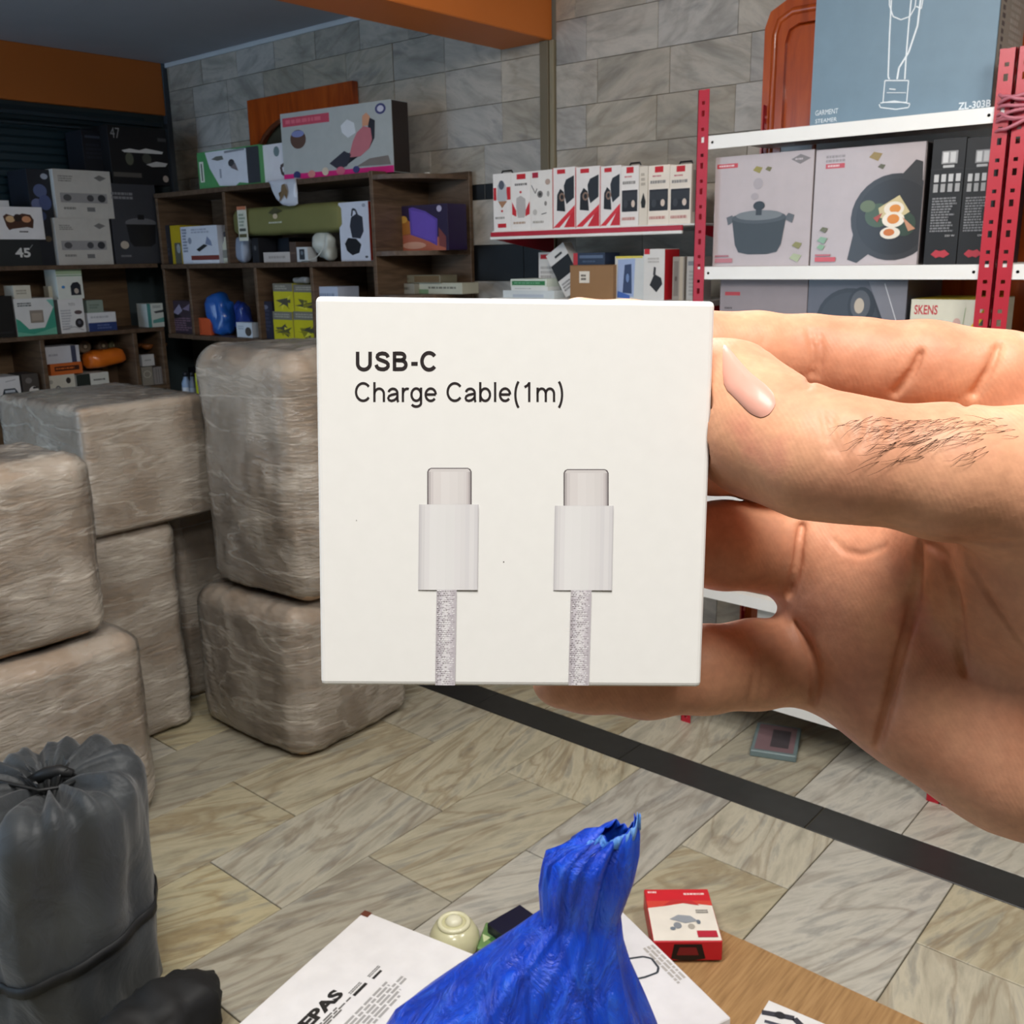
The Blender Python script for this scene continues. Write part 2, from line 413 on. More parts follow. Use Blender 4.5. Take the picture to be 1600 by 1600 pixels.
# orange arched wooden window in the back bay
def archwin(name, y0, y1, z0, z1, mat, label):
    n = 14; cy = (y0+y1)/2; wi = (y1-y0)/2-.05; v = []; f = []
    outer = [(y0, z0), (y0, z1), (y1, z1), (y1, z0)]
    mb = MB()
    zb = z1-.30
    arc = [(cy+wi*math.cos(math.pi*k/n), zb+.20*math.sin(math.pi*k/n)) for k in range(n+1)]   # right to left
    for X0, X1 in ((WX-.035, WX-.002),):
        pts = [(y1, z0), (y1, z1), (y0, z1), (y0, z0), (cy-wi, z0)] + arc[::-1] + [(cy+wi, z0)]
        fr = [(X0, a, c) for a, c in pts]; bk = [(X1, a, c) for a, c in pts]; m = len(pts)
        mb.add(fr+bk, [list(range(m))] + [(k, (k+1) % m, m+(k+1) % m, m+k) for k in range(m)], mat)
    r = mb.build(name); tag(r, label, kind='structure')
    pts = [(cy-wi, z0)] + arc[::-1] + [(cy+wi, z0)]
    mesh('pane', [(WX-.012, a, c) for a, c in pts], [list(range(len(pts)))], M('#4b4a3c', .5), r)
    v, f = tube([(WX-.034, a, c) for a, c in arc], .012, 8); mesh('moulding', v, f, M('#6a3a24', .4), r, True)
    return r
archwin('window_2', 3.55, 4.33, 1.90, 2.285, ORWOOD, 'orange wooden arched window')
# orange panelled door behind the red rack
dr = box('door_1', WX-.045, WX-.002, .62, 1.50, .02, 2.20, ORWOOD, b=.006); tag(dr, 'orange varnished wooden door', kind='structure')
fr = []
mb = MB()
prof = [(1.530, .02), (1.530, 2.17), (1.515, 2.22), (1.465, 2.24), (.64, 2.24), (.60, 2.22), (.59, 2.17), (.59, .02)]
def ring_frame(outer, inner, x0, x1):
    n = len(outer); v = [(x0, a, c) for a, c in outer]+[(x0, a, c) for a, c in inner]+[(x1, a, c) for a, c in outer]+[(x1, a, c) for a, c in inner]; f = []
    for k in range(n-1): f += [(k, k+1, n+k+1, n+k), (k, 2*n+k, 2*n+k+1, k+1), (n+k, n+k+1, 3*n+k+1, 3*n+k)]
    return v, f
prof = [(1.562, .02), (1.562, 2.20), (1.545, 2.245), (1.49, 2.272), (.62, 2.272), (.575, 2.245), (.56, 2.20), (.56, .02)]
inn = [(1.492, .02), (1.492, 2.15), (1.482, 2.185), (1.45, 2.2), (.67, 2.2), (.64, 2.185), (.63, 2.15), (.63, .02)]
mesh('door_frame', *ring_frame(prof, inn, WX-.062, WX-.002), ORWOOD, dr)
v, f = tube([(WX-.058, a*.5+c*.5, b_*.5+d_*.5) for (a, b_), (c, d_) in zip(prof, inn)], .012, 8); mesh('moulding', v, f, ORWOOD, dr, True)
for z0, z1 in ((1.25, 2.1), (.2, 1.1)):
    box('door_panel', WX-.056, WX-.044, .72, 1.38, z0, z1, ORWOOD, dr, .004)
    v, f = tube([(WX-.056, 1.38, z0), (WX-.056, 1.38, z1), (WX-.056, .72, z1), (WX-.056, .72, z0)], .009, 6, True); mesh('moulding', v, f, ORWOOD, dr, True)

# ------------------------------------------------------------------ wooden shelving along the left wall
LB1, LB2, LB3, LB4 = 1.520, 1.200, .905, .5
ls = empty('wall_shelf', (2.0, 5.0, 0)); tag(ls, 'long dark brown shelf unit under the teal shutter', 'shelf')
def pl(name, x0, x1, y0, y1, z0, z1, mat, root, b=.0015):
    o = box(name, x0, x1, y0, y1, z0, z1, mat, root, b); o.matrix_parent_inverse = Matrix.Translation(-Vector(root.location)); return o
LY0, LY1 = 4.74, 5.075
for z in (LB1, LB2, LB3, LB4, .1): pl('shelf_board', .9, 2.785, LY0, LY1-.012, z-.020, z, WOODH, ls)
pl('back_panel', .9, 2.785, LY1-.01, LY1, .0, LB1-.021, woodmat('back_board', '#5b4632', '#6b543c', '#785f45', (1, 1, 8)), ls)
for x in (.905, 1.62): pl('divider', x, x+.02, LY0+.004, LY1-.012, LB2+.001, LB1-.021, WOOD, ls)
for x in (.905, 1.62, 2.135, 2.608, 2.765): pl('divider', x, x+.022, LY0+.004, LY1-.012, LB3+.001, LB2-.021, WOOD, ls)
for x in (.905, 1.62, 2.135, 2.765): pl('divider', x, x+.022, LY0+.004, LY1-.012, LB4+.001, LB3-.021, WOOD, ls)
for x in (.905, 1.62, 2.765): pl('divider', x, x+.022, LY0+.004, LY1-.012, .101, LB4-.021, WOOD, ls)

# ------------------------------------------------------------------ wooden cubby cabinet along the right wall, with a rounded end
CX0, CX1 = 2.80, 3.128; CB0, CB1, CB2, CB3 = 1.86, 1.515, 1.166, .82
cb = empty('cubby_cabinet', (2.97, 3.9, 0)); tag(cb, 'brown cubby cabinet with rounded open corner shelves', 'cabinet')
CY0, CY1 = 3.10, 4.735
for z in (CB0, CB1, CB2, CB3, .45, .08): pl('shelf_board', CX0, CX1-.012, CY0+.021, CY1, z-.022, z, WOODH, cb)
pl('back_panel', CX1-.01, CX1, CY0, CY1, 0, CB0-.023, WOOD, cb)
pl('side_panel', CX0, CX1-.012, CY0, CY0+.02, 0, CB0+.004, WOOD, cb)
for ya, za, zb in ((4.13, CB1, CB0), (4.49, CB2, CB1), (3.93, CB2, CB1), (3.52, CB2, CB1), (4.20, CB3, CB2), (3.62, CB3, CB2), (4.2, .45, CB3), (3.62, .45, CB3), (4.715, CB2, CB1), (4.715, CB1, CB0)):
    pl('divider', CX0+.004, CX1-.012, ya, ya+.02, za+.001, zb-.023, WOOD, cb)
ey = 2.865                                     # rounded end: back board on the wall and quarter-round shelves
pl('back_panel', CX1-.012, CX1+.008, ey, CY0-.001, 0, CB0+.002, WOOD, cb)
ez = [1.848, 1.552, 1.378, 1.1, .8, .45, .1]
for z in ez:
    rx, ry = CX1-.014-CX0, CY0-.002-ey-.004
    arc = [(CX1-.013-rx*math.sin(a), CY0-.001-ry*math.cos(a)) for a in [math.pi/2*k/12 for k in range(13)]]
    pts = [(CX1-.013, CY0-.001)] + arc; n = len(pts)
    o = mesh('corner_shelf', [(a, b, z) for a, b in pts]+[(a, b, z-.018) for a, b in pts], [list(range(n)), list(range(2*n-1, n-1, -1))]+[(k, n+k, n+(k+1) % n, (k+1) % n) for k in range(n)], WOODH, cb)
    o.matrix_parent_inverse = Matrix.Translation(-Vector(cb.location))

# ------------------------------------------------------------------ red slotted racks
RX0, RX1 = 2.66, 3.10
RS = [1.847, 1.482, 1.15, .80, .49, .17]
def flange(mb, p0, du, dn, w, h, th, mat):
    """slotted steel strip: real slots down its middle; p0 lower corner, du its width direction, dn its thickness direction"""
    du, dn = Vector(du), Vector(dn)
    def q(a0, a1, z0, z1):
        v = [Vector(p0)+du*a+dn*c+Vector((0, 0, z)) for z in (z0, z1) for a, c in ((a0, 0), (a1, 0), (a1, th), (a0, th))]
        mb.add(v, [(0, 1, 2, 3), (7, 6, 5, 4), (0, 4, 5, 1), (1, 5, 6, 2), (2, 6, 7, 3), (3, 7, 4, 0)], mat)
    s0, s1 = w*.36, w*.64
    q(0, s0, 0, h); q(s1, w, 0, h)
    z = 0; k = 0
    while z < h:
        ln = .030 if k % 2 else .016; hole = .016 if k % 2 else .009
        q(s0, s1, z, min(z+ln, h)); z += ln+hole; k += 1
def rack(loc_y, name, label, width=.80):
    r = empty(name, (RX0, loc_y, 0)); tag(r, label, 'rack')
    for (x, sx) in ((0, 1), (RX1-RX0, -1)):
        for (y, sy) in ((0, -1), (-width-.04, 1)):
            mb = MB()
            flange(mb, (x, y, 0), (0, sy, 0), (sx, 0, 0), .036, 1.973, .002, REDP)
            flange(mb, (x, y, 0), (sx, 0, 0), (0, sy, 0), .036, 1.973, .002, REDP)
            mb.build('post', r)
    for z in RS:
        mb = MB(); x0, x1 = .004, RX1-RX0-.004; y0, y1 = -width-.034, -.006
        mb.box(x0, x1, y0, y1, z-.004, z, WHITEP); mb.box(x0, x0+.003, y0, y1, z-.036, z-.004, WHITEP); mb.box(x1-.003, x1, y0, y1, z-.036, z-.004, WHITEP)
        s = mb.build('shelf', r)
        for yy in (-.036-.012, -width+.008):
            v, f = lathe([(.0005, -.002), (.0042, -.002), (.0042, .0), (.0005, .0)], 8)
            mesh('bolt', [(x0-c, yy+a, z-.018+b) for a, b, c in v], f, STEELD, s)
    return r
rk = rack(1.545, 'red_rack', 'red slotted rack with white shelves and a steamer carton on top')
# shelf faces sit between the posts
rk2 = rack(.700, 'red_rack', 'red slotted rack at the right edge of the picture')
# pink film tied round the two neighbouring posts
mb = MB(); rr = random.Random(5)
for i in range(7):
    z = 1.80+i*.011+rr.uniform(-.004, .004); pts = []
    for k in range(16):
        a = 2*math.pi*k/16
        pts.append((RX0+.012+.026*math.cos(a)*(1+.1*rr.random()), .690+.046*math.sin(a), z+rr.uniform(-.004, .004)+.012*math.sin(a)*(i % 3-1)))
    mb.add(*tube(pts, .0045, 5, True), M('#b56b78', .35))
tag(mb.build('film_tie', None, True), 'pink plastic film tied round the red rack posts', 'tie')
# wall shelf with red price rail, in front of the slate wall
GZ, GX0, GX1 = 1.612, 2.79, 3.12
gs = empty('display_shelf', (2.9, 2.1, GZ)); tag(gs, 'white display shelf with red price rail carrying gadget boxes', 'shelf')
def plg(*a, **k):
    o = box(*a, **k); o.parent = gs; o.matrix_parent_inverse = Matrix.Translation(-Vector(gs.location)); return o
plg('shelf_board', GX0, GX1, 1.60, 2.462, GZ-.006, GZ, WHITEP)
plg('price_rail', GX0-.006, GX0, 1.66, 2.462, GZ-.020, GZ-.004, REDP)
plg('price_rail_lip', GX0-.009, GX0, 1.66, 2.462, GZ-.030, GZ-.020, WHITEP)
for y in (2.44, 1.60):
    pts = [(GX0, -.008), (GX1+.012, -.008), (GX1+.012, -.08), (GX0, -.03)]
    o = mesh('bracket', [(a, y, GZ+b) for a, b in pts]+[(a, y+.004, GZ+b) for a, b in pts], [(0, 1, 2, 3), (7, 6, 5, 4), (0, 4, 5, 1), (1, 5, 6, 2), (2, 6, 7, 3), (3, 7, 4, 0)], REDP, gs)
    o.matrix_parent_inverse = Matrix.Translation(-Vector(gs.location))
G2 = 1.375
gs2 = empty('display_shelf', (2.9, 2.1, G2)); tag(gs2, 'lower white display shelf under the red price rail', 'shelf')
o = box('shelf_board', GX0-.01, GX1, 1.60, 2.462, G2-.02, G2, WHITEP, gs2); o.matrix_parent_inverse = Matrix.Translation(-Vector(gs2.location))
for y in (2.44, 1.60):
    o = box('bracket', GX0, GX1+.012, y, y+.004, G2-.09, G2-.02, REDP, gs2, 0); o.matrix_parent_inverse = Matrix.Translation(-Vector(gs2.location))
# ------------------------------------------------------------------ packages on the left wall shelf (front plane Y = 4.78)
LYF = 4.775
def lw(*a, **k): return pack(a[0], a[1], a[2], 'Y', k.pop('c', LYF), *a[3:], **k)
W1, W2, G1, G2c, DK, BK = '#e4e4e2', '#cfd0cd', '#a9a9a8', '#7d7d80', '#2b2c30', '#111215'
o = lw('black_box', 'black carton under the white pan box, numerals in white', 'box', -22, 374, 64, 413, .26, '#1d2326', base=LB1,
   art=[T('45', .52, .32, .80, .68, '#d8dadb', .03), L([(.80, .66), (.86, .8)], .012, '#8a8d90')])
zt = LB1+o['_h']
lw('pan_box', 'white box with brown pan picture at the far left', 'box', -22, 323, 68, 374, .22, '#e6e7ec', base=zt,
   art=[P([(.30, .70), (.36, .78), (.50, .70), (.64, .80), (.78, .76), (.83, .60), (.80, .34), (.70, .38), (.44, .32), (.38, .28), (.34, .40)], '#4a2c20'),
        E(.42, .62, .08, .10, '#d8b58a'), E(.55, .66, .07, .12, '#2a1c18'), E(.70, .62, .08, .10, '#d99a72'), J(.55, .20, .72, .27, '#333333', 1, 4)], top='#d4d5da')
lw('small_carton', 'small white carton lying on the pan box', 'box', -10, 313, 14, 321, .1, '#dfe2e6', base=zt+at(20, 323, 'Y', LYF).z-zt, c=LYF+.05)
o = lw('appliance_box', 'light grey appliance box, lower one of the pair', 'box', 88, 341, 174, 412, .24, '#c3c2be', base=LB1,
   art=[J(.08, .74, .36, .86, '#8b8a88', 3, 2), P([(.70, .84), (.80, .90), (.92, .84), (.80, .77)], '#7a7a7a'), R(.08, .32, .90, .52, '#9a9a9c'),
        E(.20, .42, .07, .07, '#55565a'), E(.60, .42, .06, .07, '#4a4b50'), E(.80, .42, .07, .08, '#35363c'), J(.12, .16, .38, .24, '#8d8d8b', 1, 5), R(.52, .14, .66, .23, '#77787a')])
zt = LB1+o['_h']
lw('appliance_box', 'light grey appliance box, upper one of the pair', 'box', 86, 266, 175, 341, .24, '#c6c5c1', base=zt,
   art=[J(.08, .74, .36, .88, '#8b8a88', 3, 7), P([(.70, .85), (.80, .91), (.92, .85), (.80, .78)], '#7a7a7a'), R(.08, .32, .90, .52, '#9a9a9c'),
        E(.20, .42, .07, .07, '#55565a'), E(.60, .42, .06, .07, '#4a4b50'), E(.80, .42, .07, .08, '#35363c'), J(.12, .16, .38, .24, '#8d8d8b', 1, 5), R(.52, .14, .66, .23, '#77787a')])
lw('floral_box', 'dark box with blue flower print beside the grey appliance boxes', 'box', 50, 265, 85, 412, .2, '#181d28', base=LB1, c=LYF+.03,
   art=[E(.5, .78, .3, .07, '#56638c'), E(.3, .64, .26, .06, '#6a749c'), E(.66, .66, .28, .08, '#4d5a88'), E(.42, .52, .22, .05, '#39456c'), E(.75, .93, .16, .03, '#a3acbe'), E(.6, .28, .15, .03, '#5a4c3a')])
o = lw('pot_box', 'charcoal carton with cooking pot picture', 'box', 175, 288, 247, 413, .26, '#3a3c43', base=LB1,
   art=[J(.05, .80, .55, .90, '#85868c', 2, 3), E(.62, .52, .34, .06, '#6a6c72'), P([(.30, .50), (.94, .50), (.90, .26), (.80, .22), (.42, .22), (.34, .28)], '#15161a'),
        R(.56, .56, .70, .62, '#101114'), E(.22, .24, .09, .05, '#c0b6a8'), J(.12, .08, .36, .12, '#7b7b80', 1, 4)])
zt = LB1+o['_h']
lw('cookware_box', 'black carton with white print on top of the charcoal pot carton', 'box', 172, 199, 262, 287, .26, '#0f1116', base=zt,
   art=[T('47', .04, .78, .20, .96, '#9a9ca0'), P([(.20, .58), (.34, .62), (.5, .60), (.62, .64), (.92, .60), (.90, .56), (.24, .55)], '#d8d9da'), E(.32, .44, .07, .11, '#5a5e50'),
        E(.62, .46, .08, .09, '#474a44'), P([(.6, .36), (.78, .42), (.98, .40), (.94, .34), (.7, .32)], '#c8c9ca'), R(.02, .12, .50, .20, '#55524f'), E(.92, .12, .05, .06, '#b3a79e'), R(.84, .78, .99, .84, '#4c4d50')])  # long pale streaks are highlights painted into the print
lw('cookware_box', 'black carton mostly hidden behind the cookware carton', 'box', 130, 205, 174, 266, .16, '#11151f', base=LB1+.44, c=LYF+.08, art=[R(.1, .82, .9, .88, '#3c4352'), J(.1, .3, .8, .7, '#1e2432', 4, 2)])
# second board
lw('black_box', 'plain black carton at the picture edge, second board', 'box', -30, 463, 22, 520, .25, '#0c0d0f', base=LB2, art=[R(.1, .1, .9, .14, '#202226')])  # shade of the empty gap, put in as a dark solid block
o = lw('juicer_box', 'white and teal gadget box under the cream carton', 'box', 24, 466, 86, 521, .2, '#d9dcde', base=LB2,
   art=[P([(.0, .48), (.10, .42), (.30, .18), (.70, .20), (1, .78), (1, 0), (0, 0)], '#3f9c86'), P([(0, .12), (.4, .04), (1, .2), (1, 0), (0, 0)], '#6fb9a2'), R(.36, .34, .70, .68, '#8f867e'), R(.40, .40, .66, .60, '#a89c90'), J(.08, .78, .55, .90, '#5a6468', 2, 6), P([(.82, .95), (1, .95), (1, .7)], '#7cc0b4')])
lw('small_carton', 'small cream carton on the teal gadget box', 'box', 21, 446, 48, 466, .1, '#d2cfc2', base=LB2+o['_h'], art=[J(.15, .3, .8, .7, '#a09c8e', 2, 3)])
o = lw('camera_box', 'white camera box with two lens pictures', 'box', 93, 467, 132, 520, .12, '#e2e3e5', base=LB2, left='#8d9090',
   art=[E(.76, .60, .16, .06, '#5a4a4c'), E(.76, .28, .17, .14, '#26242a'), E(.76, .30, .07, .06, '#5a5a66'), T('TOTO', .40, .80, .66, .88, '#55585c'), J(.06, .08, .5, .7, '#b4b8c0', 8, 3), L([(.12, .12), (.55, .18), (.9, .06)], .02, '#8a8d94')])
zt = LB2+o['_h']
lw('camera_box', 'green topped camera box above the two-lens camera box', 'box', 89, 420, 129, 466, .12, '#dfe5e0', base=zt,
   art=[R(0, .82, 1, 1, '#a9c3a0'), R(0, .76, 1, .79, '#6da47a'), P([(.5, .12), (.9, .12), (.9, .46), (.8, .56), (.6, .54), (.5, .42)], '#222630'), E(.72, .26, .09, .09, '#c3b8ae'), E(.22, .4, .07, .05, '#4a86c0')])
lw('small_carton', 'little cream carton half hidden left of the green topped camera box', 'box', 76, 447, 86, 465, .05, '#c9c6b4', base=LB2+at(80, 466, 'Y', LYF).z-LB2, c=LYF+.06)
o = lw('lamp_box', 'blue and white low box right of the camera boxes', 'box', 138, 488, 182, 520, .16, '#dfe2e8', base=LB2, art=[R(0, 0, 1, .46, '#2b3f78'), J(.3, .08, .95, .38, '#5b6da0', 2, 2), J(.1, .66, .8, .84, '#b9bdc6', 1, 3)])
lw('small_carton', 'grey green carton on the blue and white low box', 'box', 136, 469, 161, 488, .1, '#8b9a90', base=LB2+o['_h'], art=[J(.15, .3, .8, .7, '#6f7f77', 2, 8)])
lw('bottle_box', 'tall teal and white box beside the cabinet corner', 'box', 231, 474, 256, 519, .1, '#cfd8d6', base=LB2, art=[R(0, 0, .22, 1, '#4c8d8c'), P([(.4, .66), (1, .72), (1, .62), (.5, .58)], '#41484c'), P([(.3, .3), (1, .4), (1, .2), (.3, .16)], '#5f9c98'), J(.35, .8, .9, .92, '#8a9496', 2, 3)])
# third board
lw('car_box', 'white box with dark car print at the far left, third board', 'box', -14, 589, 32, 620, .16, '#d5d5d8', base=LB3,
   art=[P([(.35, .30), (.42, .52), (.80, .52), (.90, .34), (.90, .16), (.35, .16)], '#26303c'), R(.45, .36, .80, .46, '#b6bcc6'), L([(.5, .8), (.85, .86)], .03, '#a2a4aa')])
lw('toy_box', 'dark and white box next to the car print box', 'box', 35, 584, 61, 617, .14, '#46413e', base=LB3, art=[E(.65, .3, .3, .2, '#d8d4d0'), E(.4, .74, .2, .12, '#6f6a68'), R(.6, .4, .9, .48, '#2a2726')])
o = lw('white_box', 'white box with round print under the orange carton', 'box', 70, 586, 118, 616, .16, '#cfcdc2', base=LB3, art=[E(.42, .34, .09, .16, '#5a5e60'), E(.42, .34, .05, .09, '#b9bab6'), E(.78, .70, .08, .15, '#35302f'), E(.2, .7, .07, .1, '#a5a49c'), E(.74, .3, .05, .08, '#8a8a86')])
zt = LB3+o['_h']
lw('kettle_box', 'white box with dark green end, under the orange bag', 'box', 120, 583, 171, 615, .16, '#d4d5d0', base=LB3, art=[R(0, 0, .42, 1, '#232c28'), J(.52, .55, .92, .7, '#6b6e6c', 1, 3), P([(.5, .12), (.95, .3), (.95, .36), (.5, .2)], '#8a8d88')])
o = lw('orange_carton', 'small orange carton with black lettering', 'box', 79, 567, 129, 586, .14, '#c9662a', base=zt, art=[R(.12, .34, .90, .74, '#3a1a0c'), J(.16, .42, .86, .66, '#c9662a', 1, 9)])
zt2 = zt+o['_h']
lw('tool_box', 'white low box with navy end, above the orange carton', 'box', 68, 541, 124, 560, .16, '#c9cbd4', base=zt2+.001, art=[R(.76, 0, .90, 1, '#3c4058'), J(.12, .4, .5, .6, '#a2a4b2', 1, 2)])
# orange plastic bag : soft pillow shape
def pillow(name, label, cat, centre, size, mat, rz=0, tilt=0, seed=0, nx=14, ny=8, crumple=.006, group=None):
    sx, sy, sz = size; v = []; f = []
    for i in range(nx+1):
        u = -1+2*i/nx
        for j in range(ny*2):
            w = 2*math.pi*j/(ny*2); e = (1-abs(u)**4)**.5*.92+.08
            p = Vector((u*sx/2, math.copysign(abs(math.cos(w))**.75, math.cos(w))*sy/2*e, math.copysign(abs(math.sin(w))**.75, math.sin(w))*sz/2*(.35+.65*e)))
            d = noise.noise(p*18+Vector((seed*3.1, 0, 0)))*crumple*2+noise.noise(p*50+Vector((seed, 5, 0)))*crumple*.7
            p += p.normalized()*d; v.append(p)
    n = ny*2
    for i in range(nx):
        for j in range(n): f.append((i*n+j, i*n+(j+1) % n, (i+1)*n+(j+1) % n, (i+1)*n+j))
    f += [tuple(range(n))[::-1], tuple(nx*n+j for j in range(n))]
    zmin = min(q.z for q in v); v = [q-Vector((0, 0, zmin)) for q in v]
    o = mesh(name, v, f, mat, None, True); o.location = centre; o.rotation_euler = (0, tilt, rz); return tag(o, label, cat, group)
ORPL = M('#d9701f', .3, .5, .3)
p = at(165, 574, 'Y', LYF+.06)
pillow('orange_bag', 'shiny orange plastic bag lying above the white boxes', 'bag', (p.x, p.y, LB3+.112), (.225, .12, .085), ORPL, 0, -.10, 2)
def roll(name, label, cat, px, py, Y, r, ln, mat, ring, base, group=None):
    q = at(px, py, 'Y', Y); v, f = lathe([(r*.35, 0), (r*.8, -.002), (r, .004), (r, ln-.004), (r*.8, ln), (r*.35, ln)], 20)
    o = mesh(name, [(a, c, b) for a, b, c in v], f, mat, None, True); o.location = (q.x, Y, base+r); tag(o, label, cat, group)
    v, f = lathe([(r*.36, -.003), (r*.28, -.003), (r*.28, .004), (r*.36, .004)], 16); mesh('roll_core', [(a, c, b) for a, b, c in v], f, ring, o, True)
    return o
roll('tape_roll', 'tan tape roll end behind the orange bag', 'tape', 133, 541, LYF+.16, .034, .1, M('#7d6a58'), M('#c4b29c'), LB3+.178)
roll('tape_roll', 'brown tape roll beside the tan one, back of third board', 'tape', 161, 538, LYF+.17, .03, .1, M('#6a5646'), M('#b7a48c'), LB3+.178)
roll('tape_roll', 'olive tape roll nearest the divider, back of third board', 'tape', 178, 538, LYF+.17, .028, .1, M('#6c6a4c'), M('#a59f84'), LB3+.178)
box_under = lw('brown_carton', 'brown carton in the dark behind the orange bag', 'box', 122, 551, 206, 612, .14, '#54402f', base=LB3, c=LYF+.165, art=[R(.45, 0, .55, 1, '#7b6346')])
for i, (px, py, c) in enumerate(((226, 541, '#8a5228'), (236, 533, '#9a5e30'), (247, 531, '#7d5a30'), (229, 530, '#74451f'))):
    q = at(px, py, 'Y', LYF+.10); v, f = lathe([(.006, 0), (.018, .003), (.029, .014), (.032, .026), (.027, .028), (.018, .014)], 14)
    o = mesh('wooden_bowl', v, f, M(c, .5), None, True)
    o.location = (q.x, LYF+(.075 if i in (0, 2) else .145), LB3+.176 + (0.0 if i != 3 else 0)); tag(o, ['reddish wooden bowl, front left of the four', 'orange brown wooden bowl, back row middle', 'olive brown wooden bowl, right of the four', 'dark wooden bowl at the back left'][i], 'bowl', 'wooden bowls by the cabinet corner')
lw('brown_carton', 'dark brown carton under the wooden bowls', 'box', 221, 552, 259, 600, .2, '#3b2c20', base=LB3, c=LYF+.045, art=[R(.1, .86, .9, .92, '#59442f')])
lw('white_pack', 'small white pack in front of the wooden bowls', 'box', 222, 554, 241, 572, .04, '#c9ccd2', base=LB3+.10, art=[J(.2, .4, .8, .6, '#9a9ea6', 1, 3)])
lw('gauge_box', 'grey box with round dial print in the corner compartment', 'box', 222, 573, 239, 603, .04, '#8f8c86', base=LB3, art=[E(.5, .6, .36, .2, '#b6b3ac'), E(.5, .6, .28, .15, '#8f8c86')])
lw('lined_box', 'grey striped box beside the dial box', 'box', 240.5, 573, 259, 603, .04, '#8c898a', base=LB3, art=[R(.2+.2*i, .08, .26+.2*i, .92, '#6f6c70') for i in range(4)])

# ------------------------------------------------------------------ on and in the cubby cabinet (front plane X = 2.83)
def cw(*a, **k): return pack(a[0], a[1], a[2], 'X', k.pop('c', 2.835), *a[3:], **k)
# on top
cw('hook_pack', 'green and white blister pack on the cabinet top', 'package', 309, 232, 407, 288, .05, '#4f9a5e', base=CB0, c=2.84, coat=.5,
   art=[P([(.14, .98), (.20, .55), (.34, .06), (.60, .02), (.66, .10), (.80, .06), (.80, .95), (.50, .98)], '#dfe3ee'), R(.80, .05, .99, .97, '#3a3d44'), R(.03, .2, .10, .75, '#e2e6da'), R(.055, .24, .075, .70, '#20402a'),
        P([(.24, .78), (.34, .72), (.44, .74), (.42, .84), (.32, .84)], '#6a6c68'), E(.56, .62, .05, .1, '#3e3f46'), P([(.54, .5), (.62, .62), (.66, .4)], '#7d747a'), R(.36, .26, .39, .5, '#a0a6b6'), L([(.46, .92), (.78, .94)], .02, '#8a8e98')])
cw('tap_box', 'white box with teal edge beside the massage seat carton', 'box', 407, 224, 458, 279, .09, '#e6e4ea', base=CB0, c=2.86, left='#3d9d90',
   art=[R(0, 0, .10, 1, '#5fb7aa'), E(.52, .80, .09, .13, '#74888c'), L([(.94, .56), (.62, .40), (.66, .20), (.92, .30)], .06, '#5a4a48')])
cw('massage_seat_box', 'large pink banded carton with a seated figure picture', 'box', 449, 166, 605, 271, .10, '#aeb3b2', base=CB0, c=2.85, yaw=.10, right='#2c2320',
   art=[R(.0, .0, 1, .095, '#d81f7c'), R(.02, .80, .46, .93, '#c24a60'), J(.05, .82, .42, .91, '#d76a7c', 1, 3), E(.16, .60, .075, .14, '#5a4238'), E(.16, .68, .06, .05, '#7d86b8'), E(.91, .89, .045, .075, '#3d3f70'), E(.91, .89, .028, .045, '#c9c6d6'),
        P([(.56, .72), (.62, .80), (.68, .74), (.69, .60), (.62, .54), (.57, .62)], '#d7dbe0'), P([(.46, .22), (.60, .32), (.66, .26), (.80, .36), (.85, .50), (.86, .74), (.80, .80), (.80, .55), (.74, .40), (.60, .16), (.52, .12)], '#24242c'),
        P([(.62, .26), (.66, .48), (.70, .60), (.76, .68), (.82, .64), (.83, .48), (.80, .36), (.72, .26)], '#c0717a'), P([(.75, .68), (.755, .82), (.79, .86), (.82, .80), (.80, .68)], '#d69a78'), P([(.44, .20), (.58, .36), (.64, .30), (.60, .14), (.52, .10)], '#30303c'),
        P([(.68, .12), (.80, .22), (.96, .24), (.98, .11)], '#7d746e'), E(.13, .07, .035, .06, '#35366a'), E(.27, .07, .035, .055, '#d88a86'), E(.40, .09, .03, .06, '#d8c6b0'), E(.54, .08, .04, .06, '#d06a80'), E(.68, .08, .03, .05, '#3c3c72')])
# printed bag hanging over the front edge of the cabinet top
v = []; f = []
pts = [(.0, .0), (.02, -.04), (.05, -.075), (.09, -.10), (.13, -.108), (.17, -.108), (.19, -.10), (.192, -.05), (.19, .0)]
q0 = at(419, 283, 'X', 2.79)
for i in range(9):
    for j in range(7):
        u, d = pts[i]; t = j/6
        v.append((2.792-.004*math.sin(t*5+i), q0.y-u, CB0+.004+(d-.004)*t))
n0 = len(v)
for i in range(9): v.append((2.84, q0.y-pts[i][0], CB0+.003))
for i in range(8):
    for j in range(6): f.append((i*7+j, i*7+j+1, (i+1)*7+j+1, (i+1)*7+j))
    f.append((i*7, (i+1)*7, n0+i+1, n0+i))
hb = mesh('hanging_bag', v, f, M('#cfd4e0', .35, .5, .3), None, True); tag(hb, 'white printed bag hanging over the cabinet top edge', 'bag')
md = hb.modifiers.new('thick', 'SOLIDIFY'); md.thickness = .002
printed(hb, [P([(.35, .1), (.45, .5), (.5, .85), (.62, .9), (.72, .55), (.66, .2), (.58, .45), (.5, .3)], '#7a6548'), P([(.40, .3), (.36, .5), (.48, .6)], '#57482f')], (2.785, q0.y-.01, CB0-.10), (0, -.18, 0), (0, 0, .095), 'printed_picture')
